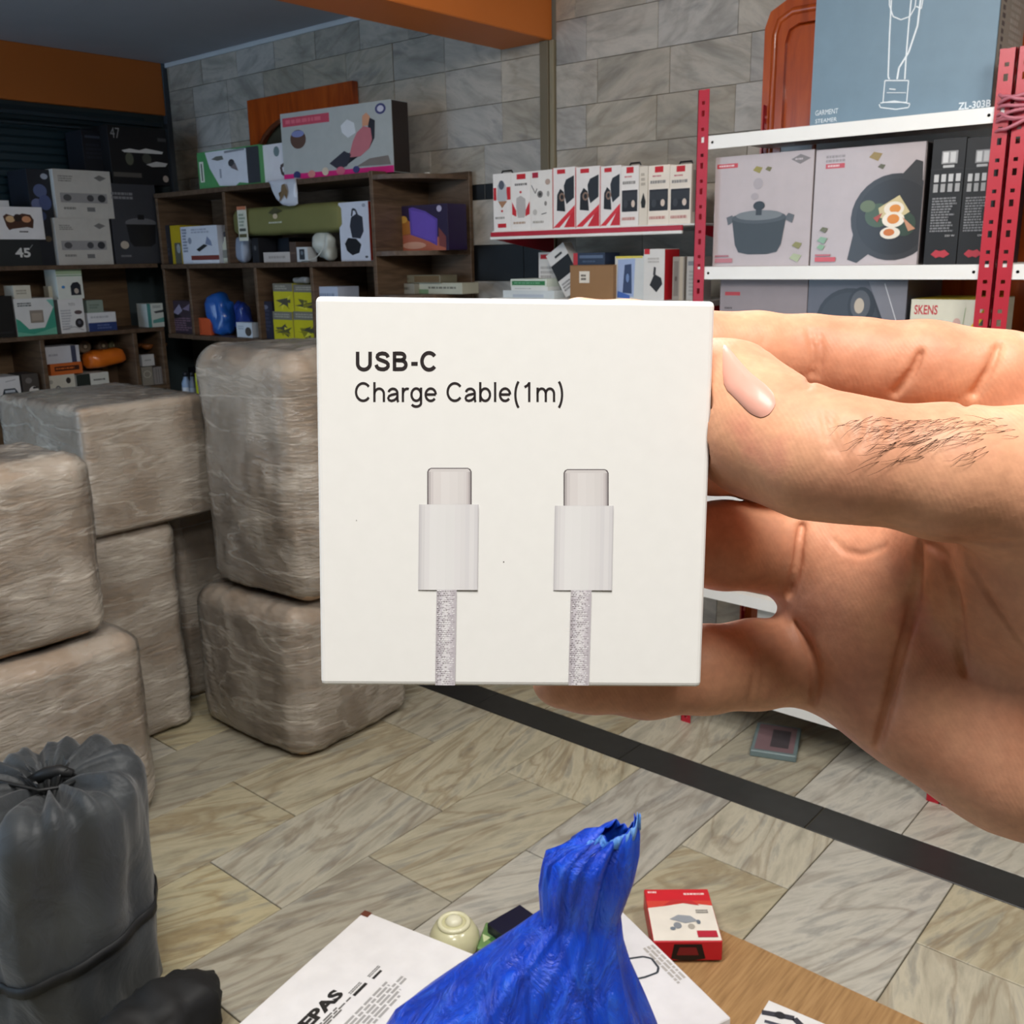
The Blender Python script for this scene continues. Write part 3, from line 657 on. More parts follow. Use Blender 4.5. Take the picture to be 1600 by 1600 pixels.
# top row of cubbies
cw('dark_pack', 'dark slim pack at the left end of the top cubby row', 'box', 253, 352, 267, 410, .1, '#26262c', base=CB1, art=[J(.2, .2, .8, .8, '#3d3d46', 5, 2)])
cw('yellow_pack', 'yellow pack left of the vacuum brush box', 'box', 268, 352, 283, 410, .12, '#b9a21e', base=CB1, art=[R(.3, .0, .95, .55, '#5a5a50'), E(.7, .4, .2, .12, '#9aa0a4')])
cw('brush_box', 'white and blue box with a vacuum brush picture', 'box', 284, 353, 341, 410, .12, '#d3d8e4', base=CB1,
   art=[R(.24, .10, 1, .22, '#7c3a34'), R(.28, .02, 1, .08, '#e8eaf0'), P([(.40, .38), (.62, .52), (.72, .48), (.48, .32)], '#1f2024'), E(.24, .62, .05, .09, '#8f96a8'), P([(.66, .52), (.72, .72), (.82, .60), (.84, .46)], '#7f8ba8'), J(.04, .3, .18, .95, '#8790a6', 8, 4), J(.3, .8, .92, .94, '#a8aec0', 2, 2)])
def bottle(name, label, q, base, prof, cols, cat='bottle', group=None):
    v, f = lathe(prof, 16); o = mesh(name, v, f, M(cols[0], .35), None, True); o.location = (q.x, q.y, base); tag(o, label, cat, group)
    k = len(prof)-1; r, z = prof[-1]; v, f = lathe([(r*1.1, z-.001), (r*1.15, z+.018), (r*.9, z+.022)], 14); mesh('cap', v, f, M(cols[1], .4), o, True)
    a = [p for p in prof if p[1] < z*.6]; rr = max(p[0] for p in a); v, f = lathe([(rr+.0006, z*.2), (rr+.0006, z*.5)], 16); mesh('bottle_label', v, f[:16], M(cols[2], .5), o, True)
    return o
q = at(356, 400, 'X', 2.87)
bottle('spray_bottle', 'small white bottle with dark cap in the top cubby', q, CB1, [(.02, 0), (.022, .004), (.022, .085), (.012, .105), (.011, .125)], ('#d4d2c0', '#3f3c44', '#8c8a80'))
p = at(381, 400, 'X', 2.87)
pillow('grey_bag', 'pale blue grey bag under the olive case', 'bag', (p.x, p.y, CB1), (.085, .06, .125), M('#8f9aae', .4, .5, .2), -math.pi/2, 0, 6)
cw('dark_pack', 'dark narrow pack right of the pale blue bag', 'box', 394, 372, 404, 410, .1, '#1d1f26', base=CB1, art=[E(.5, .6, .2, .1, '#5a5c60')])
# right cubby of the top row
cw('paper_carton', 'low white crumpled carton below the olive case', 'box', 412, 394, 453, 410, .1, '#c4bdb8', base=CB1, art=[J(.2, .3, .9, .7, '#a59c96', 1, 3)])
cw('dark_carton', 'black carton behind the low white carton', 'box', 424, 372, 452, 410, .1, '#1c212a', base=CB1, c=2.95, art=[R(.1, .1, .9, .2, '#2c323e')])
cw('brown_carton', 'brown narrow carton left of the little glass box', 'box', 453, 378, 463, 410, .1, '#51423a', base=CB1, art=[R(.1, .4, .9, .5, '#6b584c')])
cw('phone_box', 'little white box with dark window in the top cubby', 'box', 464, 386, 481, 410, .05, '#cdd2d6', base=CB1, art=[R(.24, .16, .72, .86, '#2c3138'), E(.48, .6, .12, .14, '#6f7a84')])
p = at(512, 400, 'X', 2.88)
pillow('white_bag', 'crumpled pale bag left of the waffle maker box', 'bag', (p.x, p.y, CB1), (.10, .08, .13), M('#b9bcb4', .4, .5, .2), -math.pi/2, 0, 9, crumple=.012)
c0 = [at(x, y, 'X', 2.83) for x, y in ((470, 409), (482, 407), (492, 404), (499, 397), (504, 389), (507, 381))]
for k, q in enumerate(c0): q.z = max(q.z, CB1+.003)
v, f = tube(c0, .0025, 6); tag(mesh('white_cable', v, f, M('#d5d6cf', .4), None, True), 'thin white cable curling in front of the pale bag', 'cable')
cw('waffle_box', 'white box with black waffle maker picture', 'box', 531, 315, 577, 410, .09, '#cfd4e2', base=CB1, right='#a8301c',
   art=[P([(.36, .60), (.42, .74), (.60, .80), (.80, .74), (.82, .50), (.70, .38), (.42, .40)], '#2c2f3a'), L([(.44, .76), (.48, .88), (.58, .86), (.66, .74)], .05, '#30343e'), P([(.16, .30), (.28, .40), (.56, .38), (.72, .28), (.64, .14), (.40, .10), (.22, .18)], '#16171c'), E(.88, .07, .05, .02, '#4a4e5a'), E(.86, .93, .06, .03, '#9aa0b0')])
# olive case lying on the small packs : long rounded case with a paper tag
q0, q1 = at(361, 345, 'X', 2.82), at(530, 345, 'X', 2.82); zt_, zb_ = at(440, 320, 'X', 2.82).z, at(440, 366, 'X', 2.82).z
ln = q0.y-q1.y; hh = zt_-zb_; nx = 30; v = []; f = []; n = 20
for i in range(nx+1):
    u = i/nx; e = min(1, (min(u, 1-u)/.06)**.5) if min(u, 1-u) < .06 else 1
    for j in range(n):
        w = 2*math.pi*j/n
        cy_, cz_ = math.copysign(abs(math.cos(w))**.4, math.cos(w)), math.copysign(abs(math.sin(w))**.4, math.sin(w))
        v.append((2.895+cy_*.072*(.86+.14*e), q0.y-ln*(u), (zt_+zb_)/2+cz_*hh/2*(.8+.2*e)+.003*noise.noise(Vector((u*9, w, 2)))))
for i in range(nx):
    for j in range(n): f.append((i*n+j, i*n+(j+1) % n, (i+1)*n+(j+1) % n, (i+1)*n+j))
f += [tuple(range(n))[::-1], tuple(nx*n+j for j in range(n))]
oc = mesh('olive_case', v, f, painted('olive_cloth', '#767543', .7, .1, 12), None, True); tag(oc, 'long olive green case with a white paper tag', 'case')
printed(oc, [P([(.10, .7), (.5, .98), (.95, .75), (.4, .6)], '#4a4a30'), E(.5, .52, .14, .13, '#c9b89a'), J(.1, .15, .95, .28, '#c3c4b2', 1, 3)], (2.819, q0.y-ln*.36, zb_+hh*.26), (0, -ln*.16, 0), (0, 0, hh*.7), 'printed_emblem')
hang = mesh('paper_tag', *box_geo(2.812, 2.814, q0.y-.135, q0.y-.065, zb_-.022, zt_+.006, 0), M('#d5d6c8', .5), oc)
printed(hang, [R(0, .9, 1, 1, '#c07858'), J(.15, .4, .85, .8, '#9aa898', 4, 5), R(.15, .28, .85, .36, '#50544c'), R(.1, .1, .9, .2, '#5c5a3c')], (2.8115, q0.y-.065, zb_-.022), (0, -.07, 0), (0, 0, zt_-zb_+.028), 'printed_front')
# second row of cubbies
cw('pattern_box', 'dark box with purple and pink pattern', 'box', 262, 470, 303, 526, .15, '#3a2e38', base=CB2,
   art=[P([(.2, .6), (.5, .9), (.6, .7), (.4, .55)], '#8e88a0'), P([(.6, .75), (.9, .92), (.85, .7)], '#7d6f86'), J(.1, .08, .95, .5, '#755a6a', 6, 4), P([(.1, .55), (.3, .62), (.6, .5), (.3, .46)], '#151318')])
cw('orange_box', 'orange box beside the blue bags', 'box', 309, 497, 329, 526, .08, '#c8562e', base=CB2, art=[R(.1, .1, .3, .9, '#b04824')])
cw('green_box', 'dark green box behind the orange box', 'box', 309, 474, 328, 526, .1, '#24402f', base=CB2, c=2.94, art=[R(.1, .7, .9, .8, '#3a5a44')])
BLUEP = M('#1f57a8', .3, .5, .4)
p = at(348, 510, 'X', 2.89); pillow('blue_bag', 'bright blue plastic pack right of the orange box', 'bag', (p.x, p.y, CB2), (.155, .1, .175), BLUEP, -math.pi/2, 0, 11, crumple=.018)
p = at(382, 480, 'X', 2.94); pillow('blue_bag', 'deep blue pack behind the little white box', 'bag', (p.x-.01, p.y, CB2), (.09, .08, .165), M('#21398a', .3, .5, .4), -math.pi/2, 0, 13, crumple=.016)
cw('white_box', 'little white box with dark print before the deep blue pack', 'box', 370, 504, 394, 528, .04, '#cdd6e0', base=CB2, art=[E(.75, .4, .2, .3, '#4a4440'), J(.1, .5, .5, .8, '#a4b2c0', 2, 3)])
cw('dark_pack', 'dark pack left of the yellow snack packs', 'box', 405, 471, 426, 529, .1, '#26283a', base=CB2, art=[J(.15, .2, .9, .8, '#3d4054', 6, 7), E(.5, .85, .25, .06, '#6a6e80')])
def snack(label, x0, y0, x1, y1, seed, c, base, group):
    rn = random.Random(seed)
    art = [R(.0, .0, 1, .72, '#c9c21f')] + [P([(rn.uniform(0, .6), rn.uniform(.1, .5)), (rn.uniform(.3, .9), rn.uniform(0, .4)), (rn.uniform(.4, 1), rn.uniform(.3, .7))], rn.choice(['#8b8620', '#5a5a30', '#dcd646', '#4a4a3a'])) for _ in range(7)] + [R(0, .72, 1, 1, '#77746a'), J(.1, .78, .9, .94, '#a5a294', 2, seed)]
    return cw('snack_pack', label, 'package', x0, y0, x1, y1, .06, '#b8b24a', base=base, art=art, c=c, coat=.4, group=group)
a1 = snack('yellow grey pack, lower left of the four stacked yellow packs', 428, 487, 458, 533, 1, 2.83, CB2, 'yellow packs in the second cubby row')
snack('yellow grey pack, upper left of the four stacked yellow packs', 428, 443, 458, 487, 2, 2.83, CB2+a1['_h'], 'yellow packs in the second cubby row')
a1 = snack('yellow grey pack, lower right of the four, half behind the cable box', 460, 487, 497, 534, 3, 2.83, CB2, 'yellow packs in the second cubby row')
a2 = snack('yellow grey pack, upper right of the four under the clear wrap', 460, 445, 497, 487, 4, 2.83, CB2+a1['_h'], 'yellow packs in the second cubby row')
p = at(474, 440, 'X', 2.87); pillow('clear_wrap', 'crumpled clear wrap on the yellow packs', 'wrap', (p.x, p.y, CB2+a1['_h']+a2['_h']), (.11, .06, .032), M('#8d8f90', .2, .6, .4), -math.pi/2, 0, 15, crumple=.008)
cw('blue_white_box', 'pale blue carton right of the yellow packs', 'box', 499, 448, 530, 533, .12, '#b9c3d8', base=CB2, art=[J(.1, .5, .9, .9, '#8e9ab4', 4, 3)])
# third row (only its left end shows)
q = at(290, 590, 'X', 2.88); bottle('spray_bottle', 'blue white bottle low beside the wrapped carton', q, CB3, [(.02, 0), (.024, .004), (.024, .08), (.014, .10), (.012, .115)], ('#8fa6c4', '#2a2c34', '#d2d8e0'))
q = at(300, 590, 'X', 2.88); bottle('spray_bottle', 'grey bottle between the blue bottle and the yellow pack', q, CB3, [(.018, 0), (.021, .004), (.021, .085), (.012, .10), (.01, .118)], ('#6a7484', '#24262c', '#9aa2ae'))
cw('yellow_pack', 'neon yellow pack beside the bottles, third cubby row', 'box', 306, 584, 320, 618, .06, '#c3c922', base=CB3, art=[P([(.2, .1), (.8, .2), (.6, .6)], '#7d8424'), J(.1, .7, .9, .9, '#e2e690', 2, 3)])
cw('dark_pack', 'black pack behind the bottles, third cubby row', 'box', 296, 575, 312, 618, .05, '#14161c', base=CB3, c=2.95, art=[J(.2, .3, .8, .8, '#30343e', 4, 2)])
# rounded end shelves
q0, q1 = at(620, 355, 'X', 2.93), at(704, 355, 'X', 2.93)
pb = cw('speaker_box', 'purple boxed product with orange scene on the rounded shelf', 'box', 624, 320, 700, 392, .11, '#2a1d3e', base=1.552, c=2.955, coat=.3, right='#2c1b46',
   art=[P([(.0, .0), (.95, .0), (.95, .30), (.55, .28), (.30, .38), (0, .34)], '#b5644c'), E(.3, .12, .25, .08, '#d6a088'), P([(0, .34), (.24, .38), (.26, .62), (.1, .76), (0, .72)], '#b07030'), E(.10, .70, .08, .08, '#d9a64a'),
        P([(.22, .94), (.30, .96), (.56, .86), (.80, .68), (.78, .10), (.62, .20), (.24, .36)], '#5d45a0'), P([(.26, .90), (.56, .82), (.76, .66), (.75, .18), (.28, .38)], '#6a50b4'), E(.84, .90, .05, .07, '#b9b2cc'), P([(.82, .5), (.96, .3), (.96, .05), (.82, .1)], '#7c3f3c')])
f1 = cw('flat_box', 'grey flat box, left of the two under the purple box', 'box', 601, 443, 647, 458, .12, '#9a968a', base=1.378, c=2.95, art=[J(.1, .3, .9, .7, '#6c6a60', 1, 4)])
f2 = cw('flat_box', 'white green flat box beside the grey flat box', 'box', 648, 442, 722, 457, .10, '#c9c9b6', base=1.378, c=2.98, art=[R(0, 0, .3, .4, '#7d9a72'), J(.3, .4, .95, .7, '#7d7c70', 1, 7)])
cw('flat_box', 'olive grey flat box on top of the two flat boxes', 'box', 609, 430, 688, 442, .10, '#837d68', base=1.378+max(f1['_h'], f2['_h']), c=2.97, art=[R(.5, .1, .98, .9, '#6f5a3c'), J(.05, .3, .45, .7, '#5c594c', 1, 9)])
v, f = tube([(2.98, 2.97, 1.8505), (2.95, 2.95, 1.8515), (2.955, 2.93, 1.8505)], .004, 6); tag(mesh('paper_scrap', v, f, M('#e4e2da'), None, True), 'tiny white scrap on the rounded cabinet end', 'scrap')
# ------------------------------------------------------------------ display shelf : gadget boxes in white and red
def gw(*a, **k): return pack(a[0], a[1], a[2], 'X', k.pop('c', 2.812), *a[3:], **k)
GW = '#ece7e2'; RD = '#c6222c'
def handle(o, mat='#17181a'):
    w, h = o['_w'], o['_h']; v, f = tube([(-w*.32, .03, h-.001), (-w*.26, .03, h+.010), (w*.26, .03, h+.010), (w*.32, .03, h-.001)], .003, 6); mesh('carry_handle', v, f, M(mat, .4), o, True)
o = gw('gadget_box', 'white red box with a watch picture, leftmost on the price-rail shelf', 'box', 771, 271, 798.5, 349, .09, GW, base=GZ,
   art=[R(.02, .54, .18, .76, RD), R(.76, .54, .98, .76, RD), P([(.2, .56), (.26, .80), (.5, .88), (.72, .80), (.8, .56), (.5, .44)], '#b9bcc0'), E(.48, .80, .16, .08, '#565a66'), P([(.28, .52), (.5, .40), (.8, .52)], '#a87c5c'), R(.24, .06, .72, .13, RD), J(.1, .2, .9, .26, '#a5a19c', 1, 2), E(.5, .35, .06, .02, RD)]); handle(o)
gw('gadget_box', 'white red box with a jug picture, second on the price-rail shelf', 'box', 799, 269, 829, 349, .09, GW, base=GZ,
   art=[R(.30, .88, .76, .97, RD), J(.2, .76, .9, .82, '#6c6864', 1, 3), P([(.04, .50), (.26, .34), (.26, .24), (.04, .28)], RD), P([(.96, .50), (.74, .34), (.74, .24), (.96, .28)], RD), P([(.26, .40), (.28, .56), (.5, .60), (.74, .54), (.76, .32), (.68, .22), (.34, .22)], '#b8b3b0'), J(.1, .10, .9, .16, '#b9a08c', 1, 5), E(.5, .66, .06, .02, RD)])
gw('gadget_box', 'white box with tiny line drawings, third on the price-rail shelf', 'box', 829.5, 266, 863, 348, .09, '#e6e2dc', base=GZ,
   art=[R(.08, .88, .36, .97, '#a8243a'), L([(.04, .76), (.22, .62), (.3, .7)], .03, '#3c3a38'), E(.44, .60, .13, .06, '#7a7672'), E(.44, .60, .06, .03, '#3c3a38'), E(.8, .80, .12, .05, '#b59f92'), E(.82, .6, .06, .05, '#a8a49e'), E(.7, .44, .06, .04, '#8a8680'), L([(.5, .26), (.74, .28)], .03, '#5c5854'), E(.2, .3, .1, .05, '#c2beb8'), J(.1, .1, .8, .16, '#b5b0a8', 1, 6)])
def speaker_art(seed): return [R(0, 0, 1, 1, '#e9e4e1'), R(.2, .90, .56, .97, RD), P([(.02, .02), (.50, .02), (.98, .36), (.98, .02)], RD), P([(.02, .02), (.98, .38), (.98, .30), (.3, .02)], '#d6303a'), P([(.18, .30), (.20, .56), (.34, .66), (.50, .60), (.56, .28)], '#1b1a1c'), P([(.50, .70), (.60, .80), (.95, .86), (.95, .50), (.62, .40), (.54, .52)], '#22252a'), E(.42, .52, .13, .07, '#8a6f5e'), E(.42, .52, .07, .04, '#1c1a1a'), R(0, .0, .03, 1, RD)]
for i, (a, c) in enumerate(((864, 899), (899.5, 937.5), (938, 970))):
    gw('speaker_box', ['white red box with black speaker picture, left of three alike', 'white red box with black speaker picture, middle of three alike', 'white red box with black speaker picture, right of three alike'][i], 'box', a, 261.5-i*1.2, c, 345.5, .09, GW, base=GZ, art=speaker_art(i), coat=.5, group='speaker boxes on the price-rail shelf', top='#c23a34')
def radio_art(): return [R(.30, .88, .70, .98, RD), J(.2, .80, .8, .84, '#c4787c', 1, 2), R(.06, .24, .94, .60, '#26282c'), R(.10, .42, .90, .57, '#34363a'), E(.70, .37, .10, .06, '#d9c8b8'), E(.28, .37, .12, .07, '#3e4044'), J(.1, .68, .9, .76, '#9a9692', 1, 3), J(.08, .08, .9, .16, '#c9948c', 1, 4)]
o = gw('radio_box', 'white box with black radio picture beside the narrow dark-edged box', 'box', 970.5, 259, 998, 346, .09, GW, base=GZ, art=radio_art()); handle(o)
gw('radio_box', 'narrow cream box end between the radio boxes', 'box', 999, 260, 1012, 346, .09, '#e2d8c8', base=GZ, art=[P([(.2, .40), (.5, .56), (.8, .40), (.7, .30), (.3, .30)], '#22231f'), J(.2, .66, .8, .9, '#b5ab9c', 3, 2)])
gw('radio_box', 'cream box with black radio picture, second from the red post', 'box', 1013, 258, 1046, 346, .09, '#eee3d4', base=GZ, art=radio_art())
o = gw('radio_box', 'cream box with black radio picture right behind the red post', 'box', 1046.5, 257, 1080, 346, .09, '#eee3d4', base=GZ, art=radio_art(), right=[R(.1, .2, .9, .9, '#b8b0a4'), P([(.3, .3), (.7, .5), (.7, .4)], '#1b1c1a')]); handle(o)
# lower display shelf
z0 = G2
a = gw('flat_box', 'wide pale flat box, bottom of the green and white stack', 'box', 786, 454, 866, 465, .14, '#cfd6d8', base=z0, art=[R(.2, .1, .8, .5, '#b3bcc8')])
b_ = gw('flat_box', 'white flat box in the middle of the green and white stack', 'box', 799, 448, 856, 454, .14, '#dfe2e0', base=z0+a['_h'], art=[J(.1, .3, .6, .7, '#b4bab8', 1, 3)])
gw('flat_box', 'green fronted flat box on top of the white stack', 'box', 798, 436, 854, 448, .14, '#d3ddd2', base=z0+a['_h']+b_['_h'], art=[R(.04, .2, .96, .75, '#2f7a48'), J(.1, .35, .9, .6, '#79b08a', 1, 3)])
gw('white_box', 'white red box behind the leaning black banded box', 'box', 842, 394, 872, 465, .05, '#dedad6', base=z0, c=2.93, art=[R(.1, .85, .6, .95, RD), J(.1, .3, .9, .7, '#b5afac', 4, 4)])
# leaning box, tilted in its own plane
q = at(880, 440, 'X', 2.84)
v, f = box_geo(-.045, .045, 0, .05, 0, .17, .001); o = mesh('leaning_box', v, f, M('#dcdad8', .5)); tag(o, 'white box with black band leaning to the left', 'box')
o.rotation_euler = (0, -.55, -math.pi/2); o.location = (2.86, q.y-.035, z0+.0245)
printed(o, [R(0, 0, 1, 1, '#dcdad8'), R(0, .38, 1, .74, '#1d1e20'), R(.35, .82, .75, .87, '#3c3c3e'), J(.1, .1, .6, .3, '#8d8b8a', 3, 4)], (-.045, 0, 0), (.09, 0, 0), (0, 0, .17))
bc = gw('brown_carton', 'brown kraft carton with white label', 'box', 891, 414, 958, 465, .12, '#96714a', base=z0, c=2.80, art=[R(.22, .48, .46, .82, '#e4dccf'), J(.26, .54, .42, .74, '#4c4238', 2, 6), R(0, .97, 1, 1, '#7d5c3a')])
gw('blue_case', 'dark blue pack with red end on the kraft carton', 'box', 896, 395, 945, 413.5, .09, '#27334a', base=z0+bc['_h'], c=2.82, coat=.5, art=[R(0, 0, .14, 1, '#b8323a'), R(.2, .55, .95, .8, '#5a6a84'), J(.3, .15, .9, .4, '#46546c', 1, 2)])
gw('blister_pack', 'blue and white blister pack right of the kraft carton', 'package', 961, 400, 1009, 465, .07, '#cfd0cc', base=z0, c=2.82, coat=.6, right='#c2beb2',
   art=[R(.02, .95, .9, 1, '#d6c648'), P([(.06, .1), (.10, .92), (.66, .94), (.62, .06)], '#9fb0d4'), P([(.26, .16), (.32, .80), (.54, .82), (.56, .14)], '#28365c'), P([(.1, .2), (.5, .1), (.5, .02), (.08, .05)], '#3c62b0'), E(.42, .5, .05, .1, '#6f88b8')])
gw('knife_box', 'white red box with a black peeler picture', 'box', 1006, 389, 1038, 465, .09, '#dcdad6', base=z0, c=2.80, right=RD,
   art=[R(.02, .9, .28, 1, RD), P([(.30, .30), (.52, .52), (.86, .44), (.92, .32), (.64, .16)], '#242424'), P([(.46, .5), (.50, .66), (.60, .64), (.58, .48)], '#3a3a3a'), J(.2, .72, .8, .84, '#bdb9b4', 2, 3)])
gw('grey_book', 'grey brown boxed set beside the red sided box', 'box', 1051, 401, 1069, 465, .08, '#9a9288', base=z0, c=2.82, art=[R(.1, .1, .5, .9, '#7f776e'), R(.6, 0, .9, 1, '#b8ac98'), E(.3, .5, .1, .06, '#5a5048')])
gw('grey_book', 'pale grey boxed set just left of the red post', 'box', 1073, 401, 1092, 465, .08, '#b6b3ae', base=z0, c=2.82, art=[R(.1, .8, .6, .9, '#7e8084'), J(.2, .1, .8, .7, '#9a9894', 7, 5)])

# ------------------------------------------------------------------ red rack : cookware cartons
def rw(*a, **k): return pack(a[0], a[1], a[2], 'X', k.pop('c', 2.70), *a[3:], **k)
CK = '#b4a9aa'
def leaf(u, v, s, c): return P([(u-s, v), (u-s*.3, v+s*.7), (u+s, v+s*.4), (u+s*.4, v-s*.6)], c)
rw('pot_carton', 'greyish pink carton with a lidded black pot picture', 'box', 1116, 240, 1268, 412, .30, CK, base=RS[1], coat=.35,
   art=[R(.02, .895, .24, .935, '#b8343c'), J(.04, .902, .22, .928, '#dcb8b8', 1, 3), P([(.78, .93), (.87, .97), (.97, .93), (.87, .885)], '#77706f'), J(.82, .915, .93, .94, '#b4a9aa', 1, 2), leaf(.45, .86, .05, '#8d8130'), leaf(.56, .86, .035, '#6a6230'),
        E(.46, .74, .05, .05, '#a39a9c'), E(.43, .63, .04, .03, '#a39a9c'), P([(.14, .45), (.20, .47), (.24, .42), (.16, .38)], '#55575a'), P([(.84, .45), (.78, .47), (.74, .42), (.82, .38)], '#55575a'),
        P([(.20, .44), (.24, .20), (.28, .13), (.38, .11), (.58, .11), (.68, .13), (.72, .20), (.76, .44)], '#2f3334'), E(.48, .44, .28, .055, '#43474a'), E(.48, .46, .24, .045, '#6d7173'), R(.45, .46, .51, .53, '#232526'), E(.48, .545, .06, .04, '#1d1e20'),
        leaf(.88, .18, .05, '#86824a'), leaf(.87, .07, .06, '#a3ac8a'), R(.03, .035, .22, .075, '#b06a70'), R(.03, .09, .18, .105, '#a05c62')])
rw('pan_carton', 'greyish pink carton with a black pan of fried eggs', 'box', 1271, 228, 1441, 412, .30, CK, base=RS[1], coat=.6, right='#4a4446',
   art=[J(.10, .88, .30, .95, '#8d8484', 2, 3), R(.10, .835, .28, .875, '#b8343c'), J(.12, .842, .26, .868, '#dcb8b8', 1, 5), leaf(.56, .905, .06, '#8d7434'), leaf(.62, .82, .035, '#575234'),
        P([(.36, .05), (.45, .02), (.56, .10), (.50, .30), (.40, .26)], '#2a2828'), E(.76, .40, .39, .36, '#2b292a', 30), E(.76, .40, .34, .315, '#1f1e1f', 30), P([(.80, .74), (.92, .86), (.98, .84), (.99, .66)], '#2a2828'), R(.995, 0, 1.0, 1, '#4a4446'),
        E(.62, .42, .12, .10, '#3e5238'), E(.52, .50, .07, .05, '#5d6a48'), E(.86, .34, .10, .10, '#2e4030'), P([(.62, .48), (.80, .58), (.90, .44), (.76, .36), (.64, .40)], '#c9b98a'), E(.76, .47, .09, .06, '#e6dccb'), E(.77, .47, .05, .035, '#d98a34'), E(.76, .38, .10, .065, '#e9e0d0'), E(.76, .385, .055, .04, '#d5822e'), E(.74, .27, .09, .05, '#e6dccb'), E(.73, .275, .05, .03, '#c9702a'), P([(.84, .40), (.96, .30), (.9, .28)], '#c08a6a'), P([(.58, .40), (.66, .44), (.62, .36)], '#a03a2a'),
        leaf(.12, .31, .04, '#5d5a30'), leaf(.11, .22, .05, '#7da084'), leaf(.1, .16, .04, '#7aa07c'), R(.05, .035, .25, .075, '#c0444a'), R(.05, .085, .2, .1, '#b0565c')])
def black_art(s): return [R(.30, .80, .78, .90, '#8f8f90'), R(.34, .81, .50, .89, '#d0d0d0'), R(.56, .81, .72, .89, '#c4c4c4'), R(.36, .77, .70, .79, '#b4b4b4'), R(0, .755, 1, .765, '#202022')] + \
    [R(.12+.22*i, .66, .26+.22*i, .72, '#bdbdbd') for i in range(4)] + [R(.12+.22*i, .58, .26+.22*i, .645, '#9c9c9c') for i in range(4)] + [J(.12, .26, .92, .54, '#77787a', 13, s), T('250 W', .6, .225, .9, .24, '#c0c0c0'), P([(.22, .085), (.36, .12), (.5, .11), (.64, .12), (.80, .085), (.62, .055), (.5, .065), (.38, .055)], '#b0323e')]
rw('blender_carton', 'black carton with white print, left of the two beside the pan carton', 'box', 1451, 216, 1502, 412, .28, '#101113', base=RS[1], coat=.5, art=black_art(3))
rw('blender_carton', 'black carton with white print, right one next to the red post', 'box', 1503.5, 214, 1553, 412, .28, '#121315', base=RS[1], coat=.5, art=black_art(8))
# steamer carton on top
sc_ = rw('steamer_carton', 'tall blue grey carton with white steamer line drawing', 'box', 1274, -130, 1561, 186, .22, '#6f8797', base=RS[0], right='#77766f')
w, h = sc_['_w'], sc_['_h']; LN = '#dfe6ea'
def pxuv(x, y):
    q = at(x, y, 'X', 2.70); y0 = sc_.location.y
    return ((y0+w/2-q.y)/w, (q.z-RS[0])/h)
art = [T('ZL-303B', *pxuv(1497, 172), *pxuv(1549, 155), LN, .02), T('GARMENT', *pxuv(1274, 181), *pxuv(1310, 169), LN), T('STEAMER', *pxuv(1274, 193), *pxuv(1308, 183), LN)]
for pts, wd in (([(1393, 0), (1390, 60), (1388, 120), (1390, 124)], .008), ([(1424, 0), (1420, 40), (1416, 90), (1414, 124)], .008), ([(1440, -10), (1434, 40), (1420, 82), (1405, 106), (1402, 124)], .010), ([(1383, 126), (1420, 126), (1417, 160), (1380, 160), (1383, 126)], .006), ([(1374, 163), (1376, 168), (1400, 171), (1420, 168), (1422, 162), (1398, 158), (1376, 161)], .006),
               ([(1392, -60), (1390, 8), (1396, 26), (1408, 31), (1422, 26), (1430, 12), (1434, -20), (1440, -60)], .006), ([(1446, -20), (1440, 14), (1432, 10)], .006), ([(1390, 139), (1400, 140)], .006), ([(1386, 145), (1416, 145)], .004)):
    art.append(L([pxuv(*p) for p in pts], wd, LN))
printed(sc_, [R(.002, .002, .998, .998, '#6f8797')]+art, (-w/2, 0, 0), (w, 0, 0), (0, 0, h))
printed(sc_, [R(.01, .01, .99, .99, '#77766f'), T('ZL-303B', .15, .72, .80, .76, '#33363a'), J(.1, .1, .22, .7, '#4a4c4e', 16, 4), J(.4, .2, .9, .6, '#8c8b86', 12, 5)], (w/2, 0, 0), (0, .22, 0), (0, 0, h), 'printed_side', gap=.001)
# third shelf of the rack
rw('grey_carton', 'plain grey carton with red lettering, third shelf of the red rack', 'box', 1123, 436, 1258, 620, .28, '#8f878b', base=RS[2], art=[R(.06, .84, .24, .875, '#b0424a'), J(.06, .70, .16, .73, '#5d575a', 1, 3)])
rw('pan_carton', 'charcoal carton with two frying pans, third shelf of the red rack', 'box', 1259, 436, 1412, 620, .28, '#55555e', base=RS[2], coat=.4,
   art=[E(.44, .62, .34, .30, '#232428', 26), E(.44, .62, .30, .26, '#2e2f34', 26), E(.38, .46, .12, .06, '#a38a5a'), E(.56, .76, .14, .17, '#1d1e22', 22), E(.55, .77, .10, .13, '#4c4c50', 22), E(.54, .76, .05, .07, '#b9ab98'), E(.78, .86, .09, .07, '#2a2b30'), P([(.62, .98), (1, .98), (1, .5), (.8, .6)], '#75757d'), L([(.78, .96), (.92, .62)], .008, '#c9c9cc')])
rw('white_carton', 'cream carton with yellow corner stripe beside the red posts', 'box', 1418, 468, 1538, 620, .24, '#d0cdbb', base=RS[2], top='#c9b020',
   art=[T('SKENS', .05, .84, .36, .94, '#b8303a', .02), P([(.70, .60), (.76, .56), (1, .86), (1, .98)], '#e0c21c'), E(.46, .70, .12, .05, '#3d5046'), L([(.1, .78), (.3, .77)], .012, '#55524a'), E(.62, .76, .05, .05, '#c9a49a'), L([(.72, .92), (.70, .72)], .008, '#8aa070'), P([(.82, .66), (.98, .84), (.98, .62)], '#6b7a58')])
